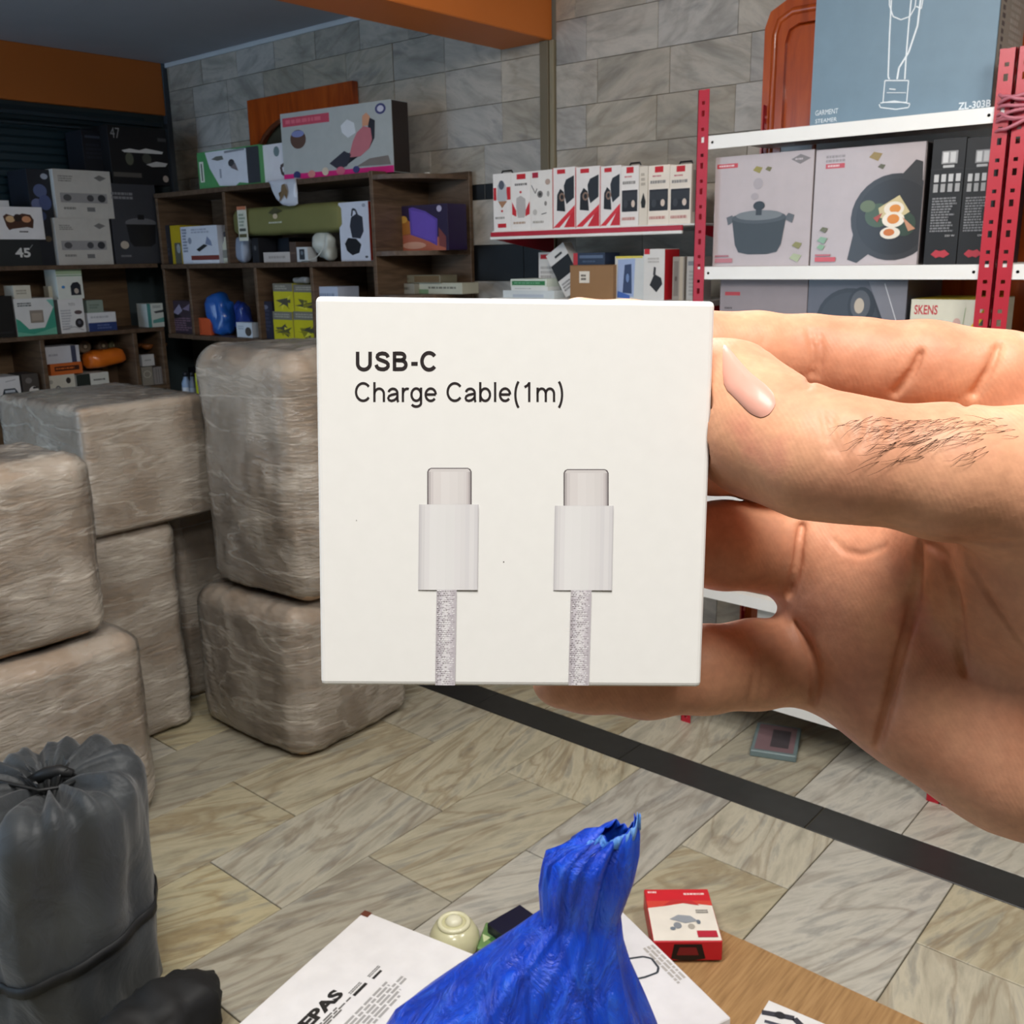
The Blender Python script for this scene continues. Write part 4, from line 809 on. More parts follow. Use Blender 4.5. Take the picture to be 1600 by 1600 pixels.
# lower shelves seen through the fingers
rw('low_carton', 'pale carton on the fourth shelf behind the hand', 'box', 1130, 700, 1290, 772, .28, '#c9c6c0', base=RS[3], art=[J(.1, .5, .6, .8, '#8a8884', 3, 2)])
rw('low_carton', 'brown carton on the fifth shelf behind the hand', 'box', 1120, 850, 1330, 925, .28, '#7d6448', base=RS[4], art=[R(.4, 0, .6, 1, '#a08862')])
rw('low_carton', 'white carton on the bottom shelf behind the hand', 'box', 1180, 950, 1400, 1100, .28, '#d0cec8', base=RS[5], art=[J(.1, .3, .8, .8, '#b0aeaa', 5, 2)])
p = at(1190, 1118, 'Z', .02)
o = mesh('flat_pack', *box_geo(-.10, .10, -.07, .07, 0, .022, .003), M('#6e7f80', .4)); o.location = (2.70, 1.22, 0); o.rotation_euler[2] = .35
tag(o, 'teal edged flat pack on the floor under the red rack', 'package')
printed(o, [R(.06, .08, .94, .92, '#7d6468'), R(.2, .2, .8, .6, '#4a4448')], (-.10, -.07, .022), (.20, 0, 0), (0, .14, 0), 'printed_top')

# ------------------------------------------------------------------ film-wrapped cartons
def film_mats():
    m, nt, b = nodemat('taupe_carton'); tc = N(nt, 'TexCoord'); oi = N(nt, 'ObjectInfo')
    n = N(nt, 'TexNoise', Scale=3.5, Detail=6, Roughness=.6); nt.links.new(tc.outputs['Object'], n.inputs['Vector'])
    c = ramp(nt, n.outputs['Fac'], [(.25, '#8e7257'), (.46, '#a18569'), (.60, '#ad9278'), (.80, '#987e65')])
    nt.links.new(c, b.inputs['Base Color']); b.inputs['Roughness'].default_value = .6
    f, nt, b = nodemat('stretch_film'); tc = N(nt, 'TexCoord')
    mp = N(nt, 'Mapping'); mp.inputs['Scale'].default_value = (2.2, 2.2, 9); mp.inputs['Rotation'].default_value = (.35, .30, 0); nt.links.new(tc.outputs['Object'], mp.inputs['Vector'])
    n1 = N(nt, 'TexNoise', Scale=3.2, Detail=5, Roughness=.5, Distortion=.7); nt.links.new(mp.outputs[0], n1.inputs['Vector'])
    n2 = N(nt, 'TexNoise', Scale=11, Detail=4, Distortion=.6); nt.links.new(mp.outputs[0], n2.inputs['Vector'])
    b.inputs['Base Color'].default_value = rgb('#c8c2ba'); b.inputs['Roughness'].default_value = .17; b.inputs['Specular IOR Level'].default_value = 1.0; b.inputs['Coat Weight'].default_value = .6; b.inputs['Coat Roughness'].default_value = .08
    ad = N(nt, 'Math', operation='ADD'); nt.links.new(n1.outputs['Fac'], ad.inputs[0]); nt.links.new(n2.outputs['Fac'], ad.inputs[1])
    n4 = N(nt, 'TexNoise', Scale=13, Detail=5, Distortion=1.2); nt.links.new(tc.outputs['Object'], n4.inputs['Vector']); m4 = N(nt, 'Math', operation='MULTIPLY'); m4.inputs[1].default_value = .7; nt.links.new(n4.outputs['Fac'], m4.inputs[0]); a4 = N(nt, 'Math', operation='ADD'); nt.links.new(ad.outputs[0], a4.inputs[0]); nt.links.new(m4.outputs[0], a4.inputs[1])
    bump(nt, b, a4.outputs[0], .55, .012)
    n3 = N(nt, 'TexNoise', Scale=5, Detail=3); nt.links.new(tc.outputs['Object'], n3.inputs['Vector'])
    mr = N(nt, 'MapRange'); mr.inputs['From Min'].default_value = .40; mr.inputs['From Max'].default_value = .62; mr.inputs['To Min'].default_value = .22; mr.inputs['To Max'].default_value = .50
    nt.links.new(n3.outputs['Fac'], mr.inputs['Value'])
    # stretched folds of the film show as thin milky lines
    mp2 = N(nt, 'Mapping'); mp2.inputs['Scale'].default_value = (.7, .7, 3.4); mp2.inputs['Rotation'].default_value = (.75, .6, 0); nt.links.new(tc.outputs['Object'], mp2.inputs['Vector'])
    n5 = N(nt, 'TexNoise', Scale=3.0, Detail=4, Distortion=.5); nt.links.new(mp2.outputs[0], n5.inputs['Vector'])
    s5 = N(nt, 'Math', operation='SUBTRACT'); nt.links.new(n5.outputs['Fac'], s5.inputs[0]); s5.inputs[1].default_value = .52
    b5 = N(nt, 'Math', operation='ABSOLUTE'); nt.links.new(s5.outputs[0], b5.inputs[0])
    r5 = N(nt, 'MapRange'); r5.inputs['From Min'].default_value = 0; r5.inputs['From Max'].default_value = .035; r5.inputs['To Min'].default_value = .22; r5.inputs['To Max'].default_value = 0; nt.links.new(b5.outputs[0], r5.inputs['Value'])
    k5 = N(nt, 'Math', operation='ADD'); nt.links.new(mr.outputs[0], k5.inputs[0]); nt.links.new(r5.outputs[0], k5.inputs[1])
    tr = N(nt, 'BsdfTransparent'); df = N(nt, 'BsdfDiffuse'); df.inputs['Color'].default_value = rgb('#d2c9bc'); m0 = N(nt, 'MixShader'); nt.links.new(k5.outputs[0], m0.inputs[0]); nt.links.new(tr.outputs[0], m0.inputs[1]); nt.links.new(df.outputs[0], m0.inputs[2])
    bn_ = [n_ for n_ in nt.nodes if n_.type == 'BUMP'][0]; gl = N(nt, 'BsdfGlossy'); gl.inputs['Roughness'].default_value = .22; fz = N(nt, 'Fresnel'); fz.inputs['IOR'].default_value = 1.45
    for n_ in (gl, fz, df): nt.links.new(bn_.outputs[0], n_.inputs['Normal'])
    mx = N(nt, 'MixShader'); nt.links.new(fz.outputs[0], mx.inputs[0]); nt.links.new(m0.outputs[0], mx.inputs[1]); nt.links.new(gl.outputs[0], mx.inputs[2])
    out = nt.nodes['Material Output']; nt.links.new(mx.outputs[0], out.inputs['Surface'])
    return m, f
TAUPE, FILM = film_mats()
def rounded(hx, hy, hz, r, cuts, fn):
    bm = bmesh.new(); bmesh.ops.create_cube(bm, size=2)
    bmesh.ops.subdivide_edges(bm, edges=list(bm.edges), cuts=cuts, use_grid_fill=True)
    for vv in bm.verts:
        # spread the grid so that the rounding gets its share of it
        p = Vector((math.copysign(abs(c)**.8, c) if abs(c) < 1 else c for c in vv.co))
        q = Vector((p.x*hx, p.y*hy, p.z*hz)); k = Vector((max(-hx+r, min(hx-r, q.x)), max(-hy+r, min(hy-r, q.y)), max(-hz+r, min(hz-r, q.z))))
        d = q-k; q = k+(d.normalized()*r if d.length > 1e-6 else d)
        vv.co = fn(q, p)
    bm.verts.index_update(); g = [v.co.copy() for v in bm.verts], [[v.index for v in f.verts] for f in bm.faces]; bm.free(); return g
def wrapped(label, x0, x1, y0, y1, z0, z1, rz=0, r=.04, seed=0, lump=.008, bulge=.015, wr=1, group='film-wrapped cartons'):
    hx, hy, hz = (x1-x0)/2, (y1-y0)/2, (z1-z0)/2
    def fn(off, fine):
        def g(q, p):
            b = bulge*((1-p.y*p.y)*(1-p.z*p.z)); c = bulge*((1-p.x*p.x)*(1-p.z*p.z))
            q = q+Vector((b*(1 if p.x > 0 else -1)*abs(p.x)**3, c*(1 if p.y > 0 else -1)*abs(p.y)**3, 0))
            s = Vector((seed*7.3, seed*1.7, 0)); d = noise.noise(q*4+s)*lump+noise.noise(q*11+s)*lump*.4
            if fine: d += abs(noise.noise(Vector((q.x*16, q.y*16, q.z*6))+s))*.006*wr+noise.noise(q*34+s)*.0012+max(0, .25-abs(noise.noise(Vector((q.x*9+q.z*5, q.y*9-q.z*4, q.z*13))+s)))*.008*wr
            n = Vector((p.x**5, p.y**5, p.z**5)); n = n.normalized() if n.length > 1e-4 else Vector((0, 0, 1))
            k = 1 if p.z > -.96 else .15
            return q+n*(d+off)*k
        return g
    v, f = rounded(hx, hy, hz, r, 22, fn(0, 0)); lo = min(q.z for q in v)
    o = mesh('wrapped_carton', [q-Vector((0, 0, lo)) for q in v], f, TAUPE, None, True); o.location = ((x0+x1)/2, (y0+y1)/2, z0); o.rotation_euler[2] = rz
    tag(o, label, 'carton', group)
    v, f = rounded(hx+.001, hy+.001, hz, r+.002, 60, fn(.0035, 1)); lo = min(lo, min(q.z for q in v))+.0
    mesh('stretch_film', [q-Vector((0, 0, lo)) for q in v], f, FILM, o, True)
    return o
wrapped('plastic-wrapped carton at the bottom of the stack behind the cable box', 1.665, 2.15, 2.315, 2.83, 0, .49, .03, .055, 1, .009, .02)
wrapped('tall crumpled plastic-wrapped carton standing on the stack behind the cable box', 1.70, 2.10, 2.28, 2.76, .506, 1.265, .03, .07, 2, .014, .02)
wrapped('tall brown wrapped carton supporting the smooth corner carton', 1.10, 1.625, 2.835, 3.3, 0, .712, .0, .035, 3, .006, .006)
wrapped('smooth wrapped carton with sharp edges, top of the far left stack', 1.345, 1.76, 2.80, 3.35, .720, 1.112, .0, .020, 4, .003, .003, .45)
wrapped('rounded wrapped carton cut by the left edge, upper of the near pair', .70, 1.19, 2.45, 2.78, .558, 1.05, .0, .055, 5, .01, .015)
wl_ = wrapped('wrapped carton with white label behind the black bag', .76, 1.262, 2.43, 2.79, 0, .545, .0, .05, 6, .008, .012)
wrapped('dark wrapped carton in the gap between the two stacks', 1.72, 2.08, 3.0, 3.3, 0, .75, .0, .03, 7, .005, .005)
printed(wl_, [R(0, 0, 1, 1, '#cfc9bf'), J(.1, .2, .9, .8, '#b8b1a6', 3, 2)], (-.01, -.204, .13), (.085, 0, 0), (0, 0, .105), 'paper_label', gap=.006)
printed(wl_, [R(0, 0, 1, 1, '#a58c62')], (-.20, -.204, .05), (.17, 0, .06), (0, 0, .07), 'tape_strip', gap=.004)
# ------------------------------------------------------------------ things on the floor in front
def place(x, y, z): return at(x, y, 'Z', z)
# white appliance carton with black lettering
A, B, C = place(570, 1423, .10), place(742, 1497, .10), place(372, 1600, .10)
ua = (C-A).normalized(); ub = Vector((ua.y, -ua.x, 0)); ub = ub if ub.dot(B-A) > 0 else -ub
la, lb = .46, .32
v, f = box_geo(0, la, 0, lb, 0, .10, .002)
wb = mesh('white_carton', v, f, M('#e9e6e4', .5)); tag(wb, 'large white carton with bold black lettering, left of the blue bag', 'box')
wb.matrix_world = Matrix.Translation((A.x, A.y, 0)) @ Matrix(((ua.x, ub.x, 0, 0), (ua.y, ub.y, 0, 0), (0, 0, 1, 0), (0, 0, 0, 1)))
if ua.cross(ub).z < 0:
    for p_ in wb.data.polygons: p_.flip()
# reading direction of the print runs against ua
ink = '#2a2826'
def wl2(px, py):
    q = wb.matrix_world.inverted() @ place(px, py, .10); return q.x, q.y
a0, b0 = wl2(444, 1622); a1, b1 = wl2(536, 1552)
q = wl2(536, 1552)
printed(wb, [T('GEEPAS', 0, .45, 1, 1, ink, .05), J(0, .0, 1, .32, '#6a6764', 3, 5)], (q[0]+.17, q[1]+.030, .10), (-.17, 0, 0), (0, -.055, 0), 'printed_lettering')
q = wl2(560, 1545); printed(wb, [R(0, .0, 1, .24, ink), J(0, .34, 1, .62, '#7d7a78', 2, 3)], (q[0]+.02, q[1]+.008, .10), (-.04, 0, 0), (0, -.03, 0), 'printed_caption')
q = wl2(590, 1518); printed(wb, [R(0, .0, .7, .2, ink), J(0, .34, 1, .62, '#7d7a78', 2, 4)], (q[0]+.022, q[1]+.008, .10), (-.04, 0, 0), (0, -.03, 0), 'printed_caption')
q = wl2(648, 1532); printed(wb, [J(0, 0, 1, 1, '#a8a5a2', 6, 11)], (q[0]+.20, q[1]+.004, .10), (-.20, 0, 0), (0, -.055, 0), 'printed_lettering')
box('brown_tape', -.001, .016, -.0008, .02, .02, .1006, M('#6b3a28'), wb, 0)
# second white box, right of the blue bag
A, B = place(985, 1436, .06), place(1142, 1590, .06)
ub = (B-A); ub.z = 0; lb = ub.length; ub.normalize(); ua = Vector((ub.y, -ub.x, 0)); ua = ua if ua.x < 0 else -ua
wb2 = mesh('white_box', *box_geo(0, .20, -.05, lb, 0, .06, .002), M('#e8e5e6', .45)); tag(wb2, 'white box with dark rounded outline print, right of the blue bag', 'box')
wb2.matrix_world = Matrix.Translation((A.x, A.y, 0)) @ Matrix(((ua.x, ub.x, 0, 0), (ua.y, ub.y, 0, 0), (0, 0, 1, 0), (0, 0, 0, 1)))
if ua.cross(ub).z < 0:
    for p_ in wb2.data.polygons: p_.flip()
def wl3(px, py):
    q = wb2.matrix_world.inverted() @ place(px, py, .06); return q
o_ = [wl3(*p_) for p_ in ((970, 1500), (1005, 1495), (1018, 1498), (1029, 1512), (1027, 1520), (1008, 1527), (985, 1532))]
mb = MB()
for p_, q_ in zip(o_[:-1], o_[1:]):
    d = (q_-p_).normalized(); n_ = Vector((-d.y, d.x, 0))*.0025; z_ = Vector((0, 0, .0008)); mb.add([p_-n_+z_, q_-n_+z_, q_+n_+z_, p_+n_+z_], [(0, 1, 2, 3)], M('#3c4148', .4))
mb.build('printed_outline', wb2)
q = wl3(1010, 1480); printed(wb2, [J(0, 0, 1, 1, '#b8b2ac', 3, 3)], (q.x+.012, q.y, .06), (0, .13, 0), (-.03, 0, 0) if ua.cross(ub).z > 0 else (.03, 0, 0), 'printed_lettering')
# red and white gadget box with a window
zt = .05
TL, TR, BL, BR = place(1000, 1397, zt), place(1104, 1396, zt), place(1027, 1478, zt), place(1131, 1478, zt)
un = ((TR-TL)+(BR-BL)).normalized(); vn = Vector((-un.y, un.x, 0)); w_ = ((TR-TL).length+(BR-BL).length)/2; h_ = ((TL-BL).length+(TR-BR).length)/2; cc = (TL+TR+BL+BR)/4
rb = mesh('gadget_box', *box_geo(-w_/2, w_/2, -h_/2, h_/2, 0, zt, .002), M('#c8202a', .4)); tag(rb, 'red and white gadget box lying on the cardboard', 'box')
rb.matrix_world = Matrix.Translation((cc.x, cc.y, .012)) @ Matrix(((un.x, vn.x, 0, 0), (un.y, vn.y, 0, 0), (0, 0, 1, 0), (0, 0, 0, 1)))
printed(rb, [R(.01, .01, .99, .80, '#ebe3d6'), P([(.01, .80), (.99, .80), (.99, .66), (.6, .72), (.3, .66), (.01, .62)], '#d8483a'), R(.01, .76, .99, .99, '#d22630'), J(.05, .90, .25, .96, '#f0c8c4', 1, 2), J(.6, .86, .95, .92, '#f0c8c4', 1, 3), P([(.25, .66), (.4, .78), (.7, .76), (.8, .66), (.5, .72)], '#c33434'),
            P([(.30, .40), (.44, .48), (.62, .46), (.72, .36), (.52, .32)], '#9a9ea4'), E(.40, .28, .06, .06, '#8a8e94'), E(.60, .26, .05, .05, '#b0a89c'), R(.66, .06, .95, .18, '#b8283a'), J(.72, .5, .92, .58, '#8a8680', 2, 3), E(.72, .34, .03, .04, '#6f7884'), E(.32, .22, .04, .03, '#77808a')],
        (-w_/2, -h_/2, zt), (w_, 0, 0), (0, h_, 0), 'printed_top')
printed(rb, [P([(.26, .12), (.30, .86), (.70, .86), (.76, .12), (.6, .04), (.4, .04)], '#1a0f10'), P([(.34, .3), (.38, .7), (.62, .7), (.66, .3)], '#7d1a20')], (-w_/2, -h_/2, 0), (w_, 0, 0), (0, 0, zt), 'hand_hole')
# flattened cardboard
m, nt, b = nodemat('kraft_cardboard'); tc = N(nt, 'TexCoord'); mp = N(nt, 'Mapping'); mp.inputs['Scale'].default_value = (4, 60, 1); nt.links.new(tc.outputs['Object'], mp.inputs['Vector'])
n1 = N(nt, 'TexNoise', Scale=2, Detail=5); nt.links.new(mp.outputs[0], n1.inputs['Vector']); nt.links.new(ramp(nt, n1.outputs['Fac'], [(.3, '#8d6a42'), (.5, '#a37d50'), (.7, '#b08a5c')]), b.inputs['Base Color']); b.inputs['Roughness'].default_value = .8; bump(nt, b, n1.outputs['Fac'], .3, .001)
KRAFT = m
cbd = empty('cardboard_sheet', (1.5, .5, 0)); tag(cbd, 'flattened brown cardboard on the floor at the lower right', 'cardboard')
def pc(name, x0, x1, y0, y1, z0, z1):
    o = box(name, x0, x1, y0, y1, z0, z1, KRAFT, cbd, .001); o.matrix_parent_inverse = Matrix.Translation((-1.5, -.5, 0)); return o
pc('cardboard_panel', 1.20, 1.79, -.1, .985, .0005, .006); pc('cardboard_panel', 1.22, 1.785, -.1, .86, .0065, .0115)
# small printed leaflet
A, B = place(1205, 1566, .014), place(1262, 1590, .014); u_ = (B-A).normalized(); v_ = Vector((-u_.y, u_.x, 0))
lf = mesh('leaflet', *box_geo(-.005, .13, -.20, 0, 0, .004, 0), M('#e6e4e2', .5)); tag(lf, 'white leaflet with dark cable drawing on the cardboard', 'leaflet')
lf.matrix_world = Matrix.Translation((A.x, A.y, .012)) @ Matrix(((u_.x, v_.x, 0, 0), (u_.y, v_.y, 0, 0), (0, 0, 1, 0), (0, 0, 0, 1)))
printed(lf, [L([(.0, .80), (.25, .86), (.45, .90), (.6, .84), (.9, .86)], .10, '#3b3c44'), L([(.1, .7), (.4, .74), (.8, .66), (1, .7)], .06, '#4a4c58'), E(.25, .86, .08, .05, '#2a2b30')], (-.005, -.20, .004), (.135, 0, 0), (0, .20, 0), 'printed_drawing')
# navy packet and green packet, pale round jar wrapped in clear film
q = place(800, 1440, .05); npk = mesh('navy_packet', *box_geo(-.05, .05, -.035, .035, 0, .055, .002), M('#1c1b30', .35)); npk.location = (q.x, q.y-.005, 0); npk.rotation_euler[2] = -.15; tag(npk, 'dark navy packet behind the blue bag', 'packet'); printed(npk, [R(.1, .1, .9, .2, '#3a3858')], (-.05, -.035, .055), (.1, 0, 0), (0, .07, 0), 'printed_top')
q = place(772, 1462, .03); gpk = mesh('green_packet', *box_geo(-.045, .045, -.03, .03, 0, .03, .003), M('#6c8f58', .4)); gpk.location = (q.x, q.y, 0); gpk.rotation_euler[2] = .5; tag(gpk, 'green leafy printed packet beside the round jar', 'packet')
printed(gpk, [P([(.1, .2), (.4, .8), (.5, .3)], '#3d6a3c'), P([(.4, .3), (.8, .9), (.9, .2)], '#9cb87e'), P([(.2, .8), (.5, .95), (.4, .6)], '#c4d0a0')], (-.045, -.03, .03), (.09, 0, 0), (0, .06, 0), 'printed_top')
q = place(710, 1462, .04)
jr = mesh('round_jar', *lathe([(.02, 0), (.045, .004), (.056, .02), (.056, .045), (.045, .066), (.03, .074), (.004, .076)], 28), M('#cfcba4', .25, .5, .5), None, True); jr.location = (q.x, q.y, 0); tag(jr, 'pale yellow round jar in clear film on the floor', 'jar')
mesh('lid_ring', *tube([(.032*math.cos(a), .032*math.sin(a), .074) for a in [2*math.pi*k/24 for k in range(24)]], .006, 8, True), M('#e0dcb8', .25, .5, .5), jr, True)
mesh('lid_knob', *lathe([(.018, .07), (.02, .08), (.012, .088), (.003, .089)], 16), M('#e4e0c4', .25), jr, True)

# ------------------------------------------------------------------ blue plastic bag, pulled up to a torn neck
def bag_mat(name, c0, c1, c2):
    m, nt, b = nodemat(name); tc = N(nt, 'TexCoord'); mp = N(nt, 'Mapping'); mp.inputs['Scale'].default_value = (14, 14, 3.5); nt.links.new(tc.outputs['Object'], mp.inputs['Vector'])
    n1 = N(nt, 'TexNoise', Scale=1.6, Detail=6, Roughness=.65, Distortion=1.1); nt.links.new(mp.outputs[0], n1.inputs['Vector'])
    nt.links.new(ramp(nt, n1.outputs['Fac'], [(.32, c0), (.5, c1), (.72, c2)]), b.inputs['Base Color'])
    b.inputs['Roughness'].default_value = .28; b.inputs['Specular IOR Level'].default_value = .55
    bump(nt, b, n1.outputs['Fac'], .9, .02); return m
BAGM = bag_mat('blue_polythene', '#0a35b0', '#1249d2', '#2c66e2')
DB = 1.40                                   # how far the bag's middle stands from the lens along the floor
hf = Vector((FWD.x, FWD.y, 0)).normalized(); hr = Vector((hf.y, -hf.x, 0))
def onbag(px, py, off=0):
    d = ((px-800)*RIGHT+(800-py)*UP)/FPX+FWD; return EYE+d*((DB+off)/Vector((d.x, d.y, 0)).dot(hf))
levels = [(1282, 925, 995), (1305, 880, 998), (1335, 850, 996), (1380, 843, 986), (1430, 846, 968), (1465, 800, 972), (1500, 750, 982), (1550, 682, 1002), (1600, 612, 1022), (1680, 560, 1050), (1780, 560, 1060)]
v = []; f = []; n = 72; rows = []
lv = []
for i in range(len(levels)-1):
    for s in range(3):
        t = s/3; lv.append(tuple(levels[i][k]*(1-t)+levels[i+1][k]*t for k in range(3)))
lv.append(levels[-1])
for i, (py, xl, xr) in enumerate(lv):
    a, c = onbag(xl, py), onbag(xr, py); ctr = (a+c)/2; hw = (c-a).length/2
    dep = min(hw*.62, .17); neck = max(0, min(1, (1450-py)/80))
    for k in range(n):
        w = 2*math.pi*k/n
        fold = (.10+.10*neck)*(.6*math.cos(9*w+.004*py)+.5*math.cos(15*w+2+.01*py)+.35*math.cos(23*w+1-.006*py))
        fold += .22*noise.noise(Vector((math.cos(w)*2.4, math.sin(w)*2.4, py*.010)))
        s_ = 1+fold*(.5 if abs(math.cos(w)) > .93 else 1)
        p = ctr+hr*(math.cos(w)*hw*(1+fold*.18))-hf*(math.sin(w)*dep*s_)
        if i < 7:                                        # torn rim: a spike to the right, low at the left back
            drop = (7-i)/7
            p.z += drop*(.030*math.cos(w-.35)**3-.020+.012*noise.noise(Vector((w*3, 0, 4))))
        p.z = max(p.z, .014); v.append(p)
m_ = len(lv)
for i in range(m_-1):
    for k in range(n): f.append((i*n+k, (i+1)*n+k, (i+1)*n+(k+1) % n, i*n+(k+1) % n))
bb = mesh('plastic_bag', v, f, BAGM, None, True); tag(bb, 'deep blue plastic bag with its torn neck standing up', 'bag')
md = bb.modifiers.new('thick', 'SOLIDIFY'); md.thickness = .0012; md.offset = -1
# paler folded lip of the neck
i0 = 0; lip = []
v2 = []; f2 = []
for k in range(n//2+8):
    kk = (k-4) % n; p = Vector(v[kk+n]); q = Vector(v[kk]); c_ = (Vector(v[n+0])+Vector(v[n+n//2]))/2
    o_ = (p-c_); o_.z = 0; o_ = o_.normalized()*.004 if o_.length else o_
    v2 += [p+o_+Vector((0, 0, -.010+.006*noise.noise(Vector((k*.3, 1, 1))))), q+o_*1.2+Vector((0, 0, .003))]
for k in range(n//2+7): f2.append((2*k, 2*k+2, 2*k+3, 2*k+1))
lp = mesh('torn_lip', v2, f2, bag_mat('pale_blue_polythene', '#4a86dc', '#5f9ae6', '#84b4f0'), bb, True)
md = lp.modifiers.new('thick', 'SOLIDIFY'); md.thickness = .0012

# ------------------------------------------------------------------ dark drawstring bag standing at the left
m, nt, b = nodemat('charcoal_nylon'); tc = N(nt, 'TexCoord'); n1 = N(nt, 'TexNoise', Scale=7, Detail=5, Distortion=.8); nt.links.new(tc.outputs['Object'], n1.inputs['Vector'])
nt.links.new(ramp(nt, n1.outputs['Fac'], [(.3, '#222528'), (.55, '#2f3336'), (.75, '#3e4244')]), b.inputs['Base Color']); b.inputs['Roughness'].default_value = .58; b.inputs['Sheen Weight'].default_value = .2; bump(nt, b, n1.outputs['Fac'], .8, .02)
NYLON = m
BR_, BH = .180, .525
ctr = at(72, 1212, 'Z', BH); v = []; f = []; n = 96
prof = []
for k in range(17): t = k/16; prof.append((BR_*(1-.06*(1-t)**3), t*(BH-.05)+.0, 0))
for k in range(1, 9): a = math.pi/2*k/8; prof.append((BR_-.045+.045*math.cos(a), BH-.05+.05*math.sin(a), .3+.7*k/8))
for k in range(1, 15): t = k/14; prof.append(((BR_-.045)*(1-t)+.016*t, BH+.004*math.sin(t*3)-.028*t, 1))
for k in range(1, 5): prof.append((.016+.006*k, BH-.028+.010*k, .6))
for i, (r, z, g) in enumerate(prof):
    for k in range(n):
        w = 2*math.pi*k/n
        fo = math.cos(13*w+1.1*math.sin(3*w))*.6+math.cos(21*w+2+.5*math.sin(5*w))*.4
        side = noise.noise(Vector((math.cos(w)*2.2, math.sin(w)*2.2, z*5)))*.026*(1-g*.6)+fo*.009*math.exp(-max(0, BH-.02-z)/.10)*(1 if g < .99 else 0)+noise.noise(Vector((math.cos(w)*5, math.sin(w)*5, z*3)))*.006
        rr = r+side+ (0 if g == 0 else 0)
        zz = z+fo*g*.021*min(1, r/.07)*(1 if z > BH-.06 else 0)
        v.append((rr*math.cos(w), rr*math.sin(w), max(zz, 0)))
for i in range(len(prof)-1):
    for k in range(n): f.append((i*n+k, i*n+(k+1) % n, (i+1)*n+(k+1) % n, (i+1)*n+k))
f.append(tuple(range(n))[::-1])
sb = mesh('drawstring_bag', v, f, NYLON, None, True); sb.location = (ctr.x, ctr.y, 0); tag(sb, 'charcoal nylon drawstring bag standing at the left edge', 'bag')
CORD = M('#1a1b1c', .5)
mesh('drawstring', *tube([(.022*math.cos(a), .022*math.sin(a), BH-.018+.003*math.sin(3*a)) for a in [2*math.pi*k/20 for k in range(20)]], .005, 8, True), CORD, sb, True)
ax = Vector((hr.x, hr.y, 0))
mesh('cord_lock', *tube([ax*(-.035)+Vector((0, 0, BH-.012)), ax*.0+Vector((0, 0, BH+.004)), ax*.03+Vector((0, 0, BH+.010)), ax*.055+Vector((0, 0, BH+.004))], [.011, .014, .013, .008], 10), CORD, sb, True)
mesh('drawstring', *tube([ax*.05+Vector((0, 0, BH+.004)), ax*.07+Vector((0, 0, BH-.006)), ax*.05-hf*.03+Vector((0, 0, BH-.008)), ax*.01-hf*.05+Vector((0, 0, BH-.004)), ax*-.08-hf*.03+Vector((0, 0, BH+.006)), ax*-.15+Vector((0, 0, BH+.004))], .004, 8), CORD, sb, True)
def strap(z0, dz, wd):
    vv = []; ff = []; n_ = 72
    for k in range(n_):
        w = 2*math.pi*k/n_; d = Vector((math.cos(w), math.sin(w), 0)); z = z0+dz*d.dot(ax)
        side = noise.noise(Vector((math.cos(w)*2.2, math.sin(w)*2.2, z*5)))*.026+noise.noise(Vector((math.cos(w)*5, math.sin(w)*5, z*3)))*.006
        for s in (-.5, .5): vv.append(d*(BR_+side+.0035)+Vector((0, 0, z+s*wd)))
    for k in range(n_): ff.append((2*k, 2*((k+1) % n_), 2*((k+1) % n_)+1, 2*k+1))
    o = mesh('strap', vv, ff, M('#17181a', .6), sb, True); md = o.modifiers.new('thick', 'SOLIDIFY'); md.thickness = .003
strap(.17, .05, .024)
# black soft bag lying in front of it
q = place(250, 1650, .0)
bl = pillow('black_bag', 'black soft bag lying before the charcoal drawstring bag', 'bag', (.745, 1.572, 0), (.29, .145, .14), painted('black_cloth', '#121212', .7, .3, 14), .17, 0, 21, 30, 14, .012)
# ------------------------------------------------------------------ the held box
def CW(px, py, d):
    """point at depth d along the lens axis under this place of the photograph"""
    return EYE + (((px-800)*RIGHT+(800-py)*UP)/FPX+FWD)*d
TLc, TRc, BRc, BLc = CW(497, 462, .2105), CW(1122, 470, .2121), CW(1091, 1075, .2232), CW(497, 1072, .2215)
bu = ((TRc-TLc)+(BRc-BLc)).normalized(); bv = ((TLc-BLc)+(TRc-BRc)); bv = (bv-bu*bv.dot(bu)).normalized(); bn = bu.cross(bv)      # towards the camera
S = .0861; bc_ = (TLc+TRc+BRc+BLc)/4; TH = .027
Mb = Matrix((bu, bv, bn)).transposed().to_4x4(); Mb.translation = bc_
bm = bmesh.new(); bmesh.ops.create_cube(bm, size=1)
for q in bm.verts: q.co = (q.co.x*S, q.co.y*S, -TH/2+q.co.z*TH)
bmesh.ops.bevel(bm, geom=list(bm.edges), offset=.0011, segments=3, affect='EDGES', profile=.5)
me = bpy.data.meshes.new('cable_box'); bm.to_mesh(me); bm.free()
m, nt, b = nodemat('white_card'); tc = N(nt, 'TexCoord'); n1 = N(nt, 'TexNoise', Scale=260, Detail=4); nt.links.new(tc.outputs['Object'], n1.inputs['Vector'])
hs = N(nt, 'HueSaturation', Color=rgb('#f0efec')); mr = N(nt, 'MapRange'); mr.inputs['To Min'].default_value = .97; mr.inputs['To Max'].default_value = 1.02; nt.links.new(n1.outputs['Fac'], mr.inputs['Value']); nt.links.new(mr.outputs[0], hs.inputs['Value']); nt.links.new(hs.outputs[0], b.inputs['Base Color'])
b.inputs['Roughness'].default_value = .5; b.inputs['Specular IOR Level'].default_value = .3; bump(nt, b, n1.outputs['Fac'], .08, .0002)
me.materials.append(m)
for p_ in me.polygons: p_.use_smooth = False
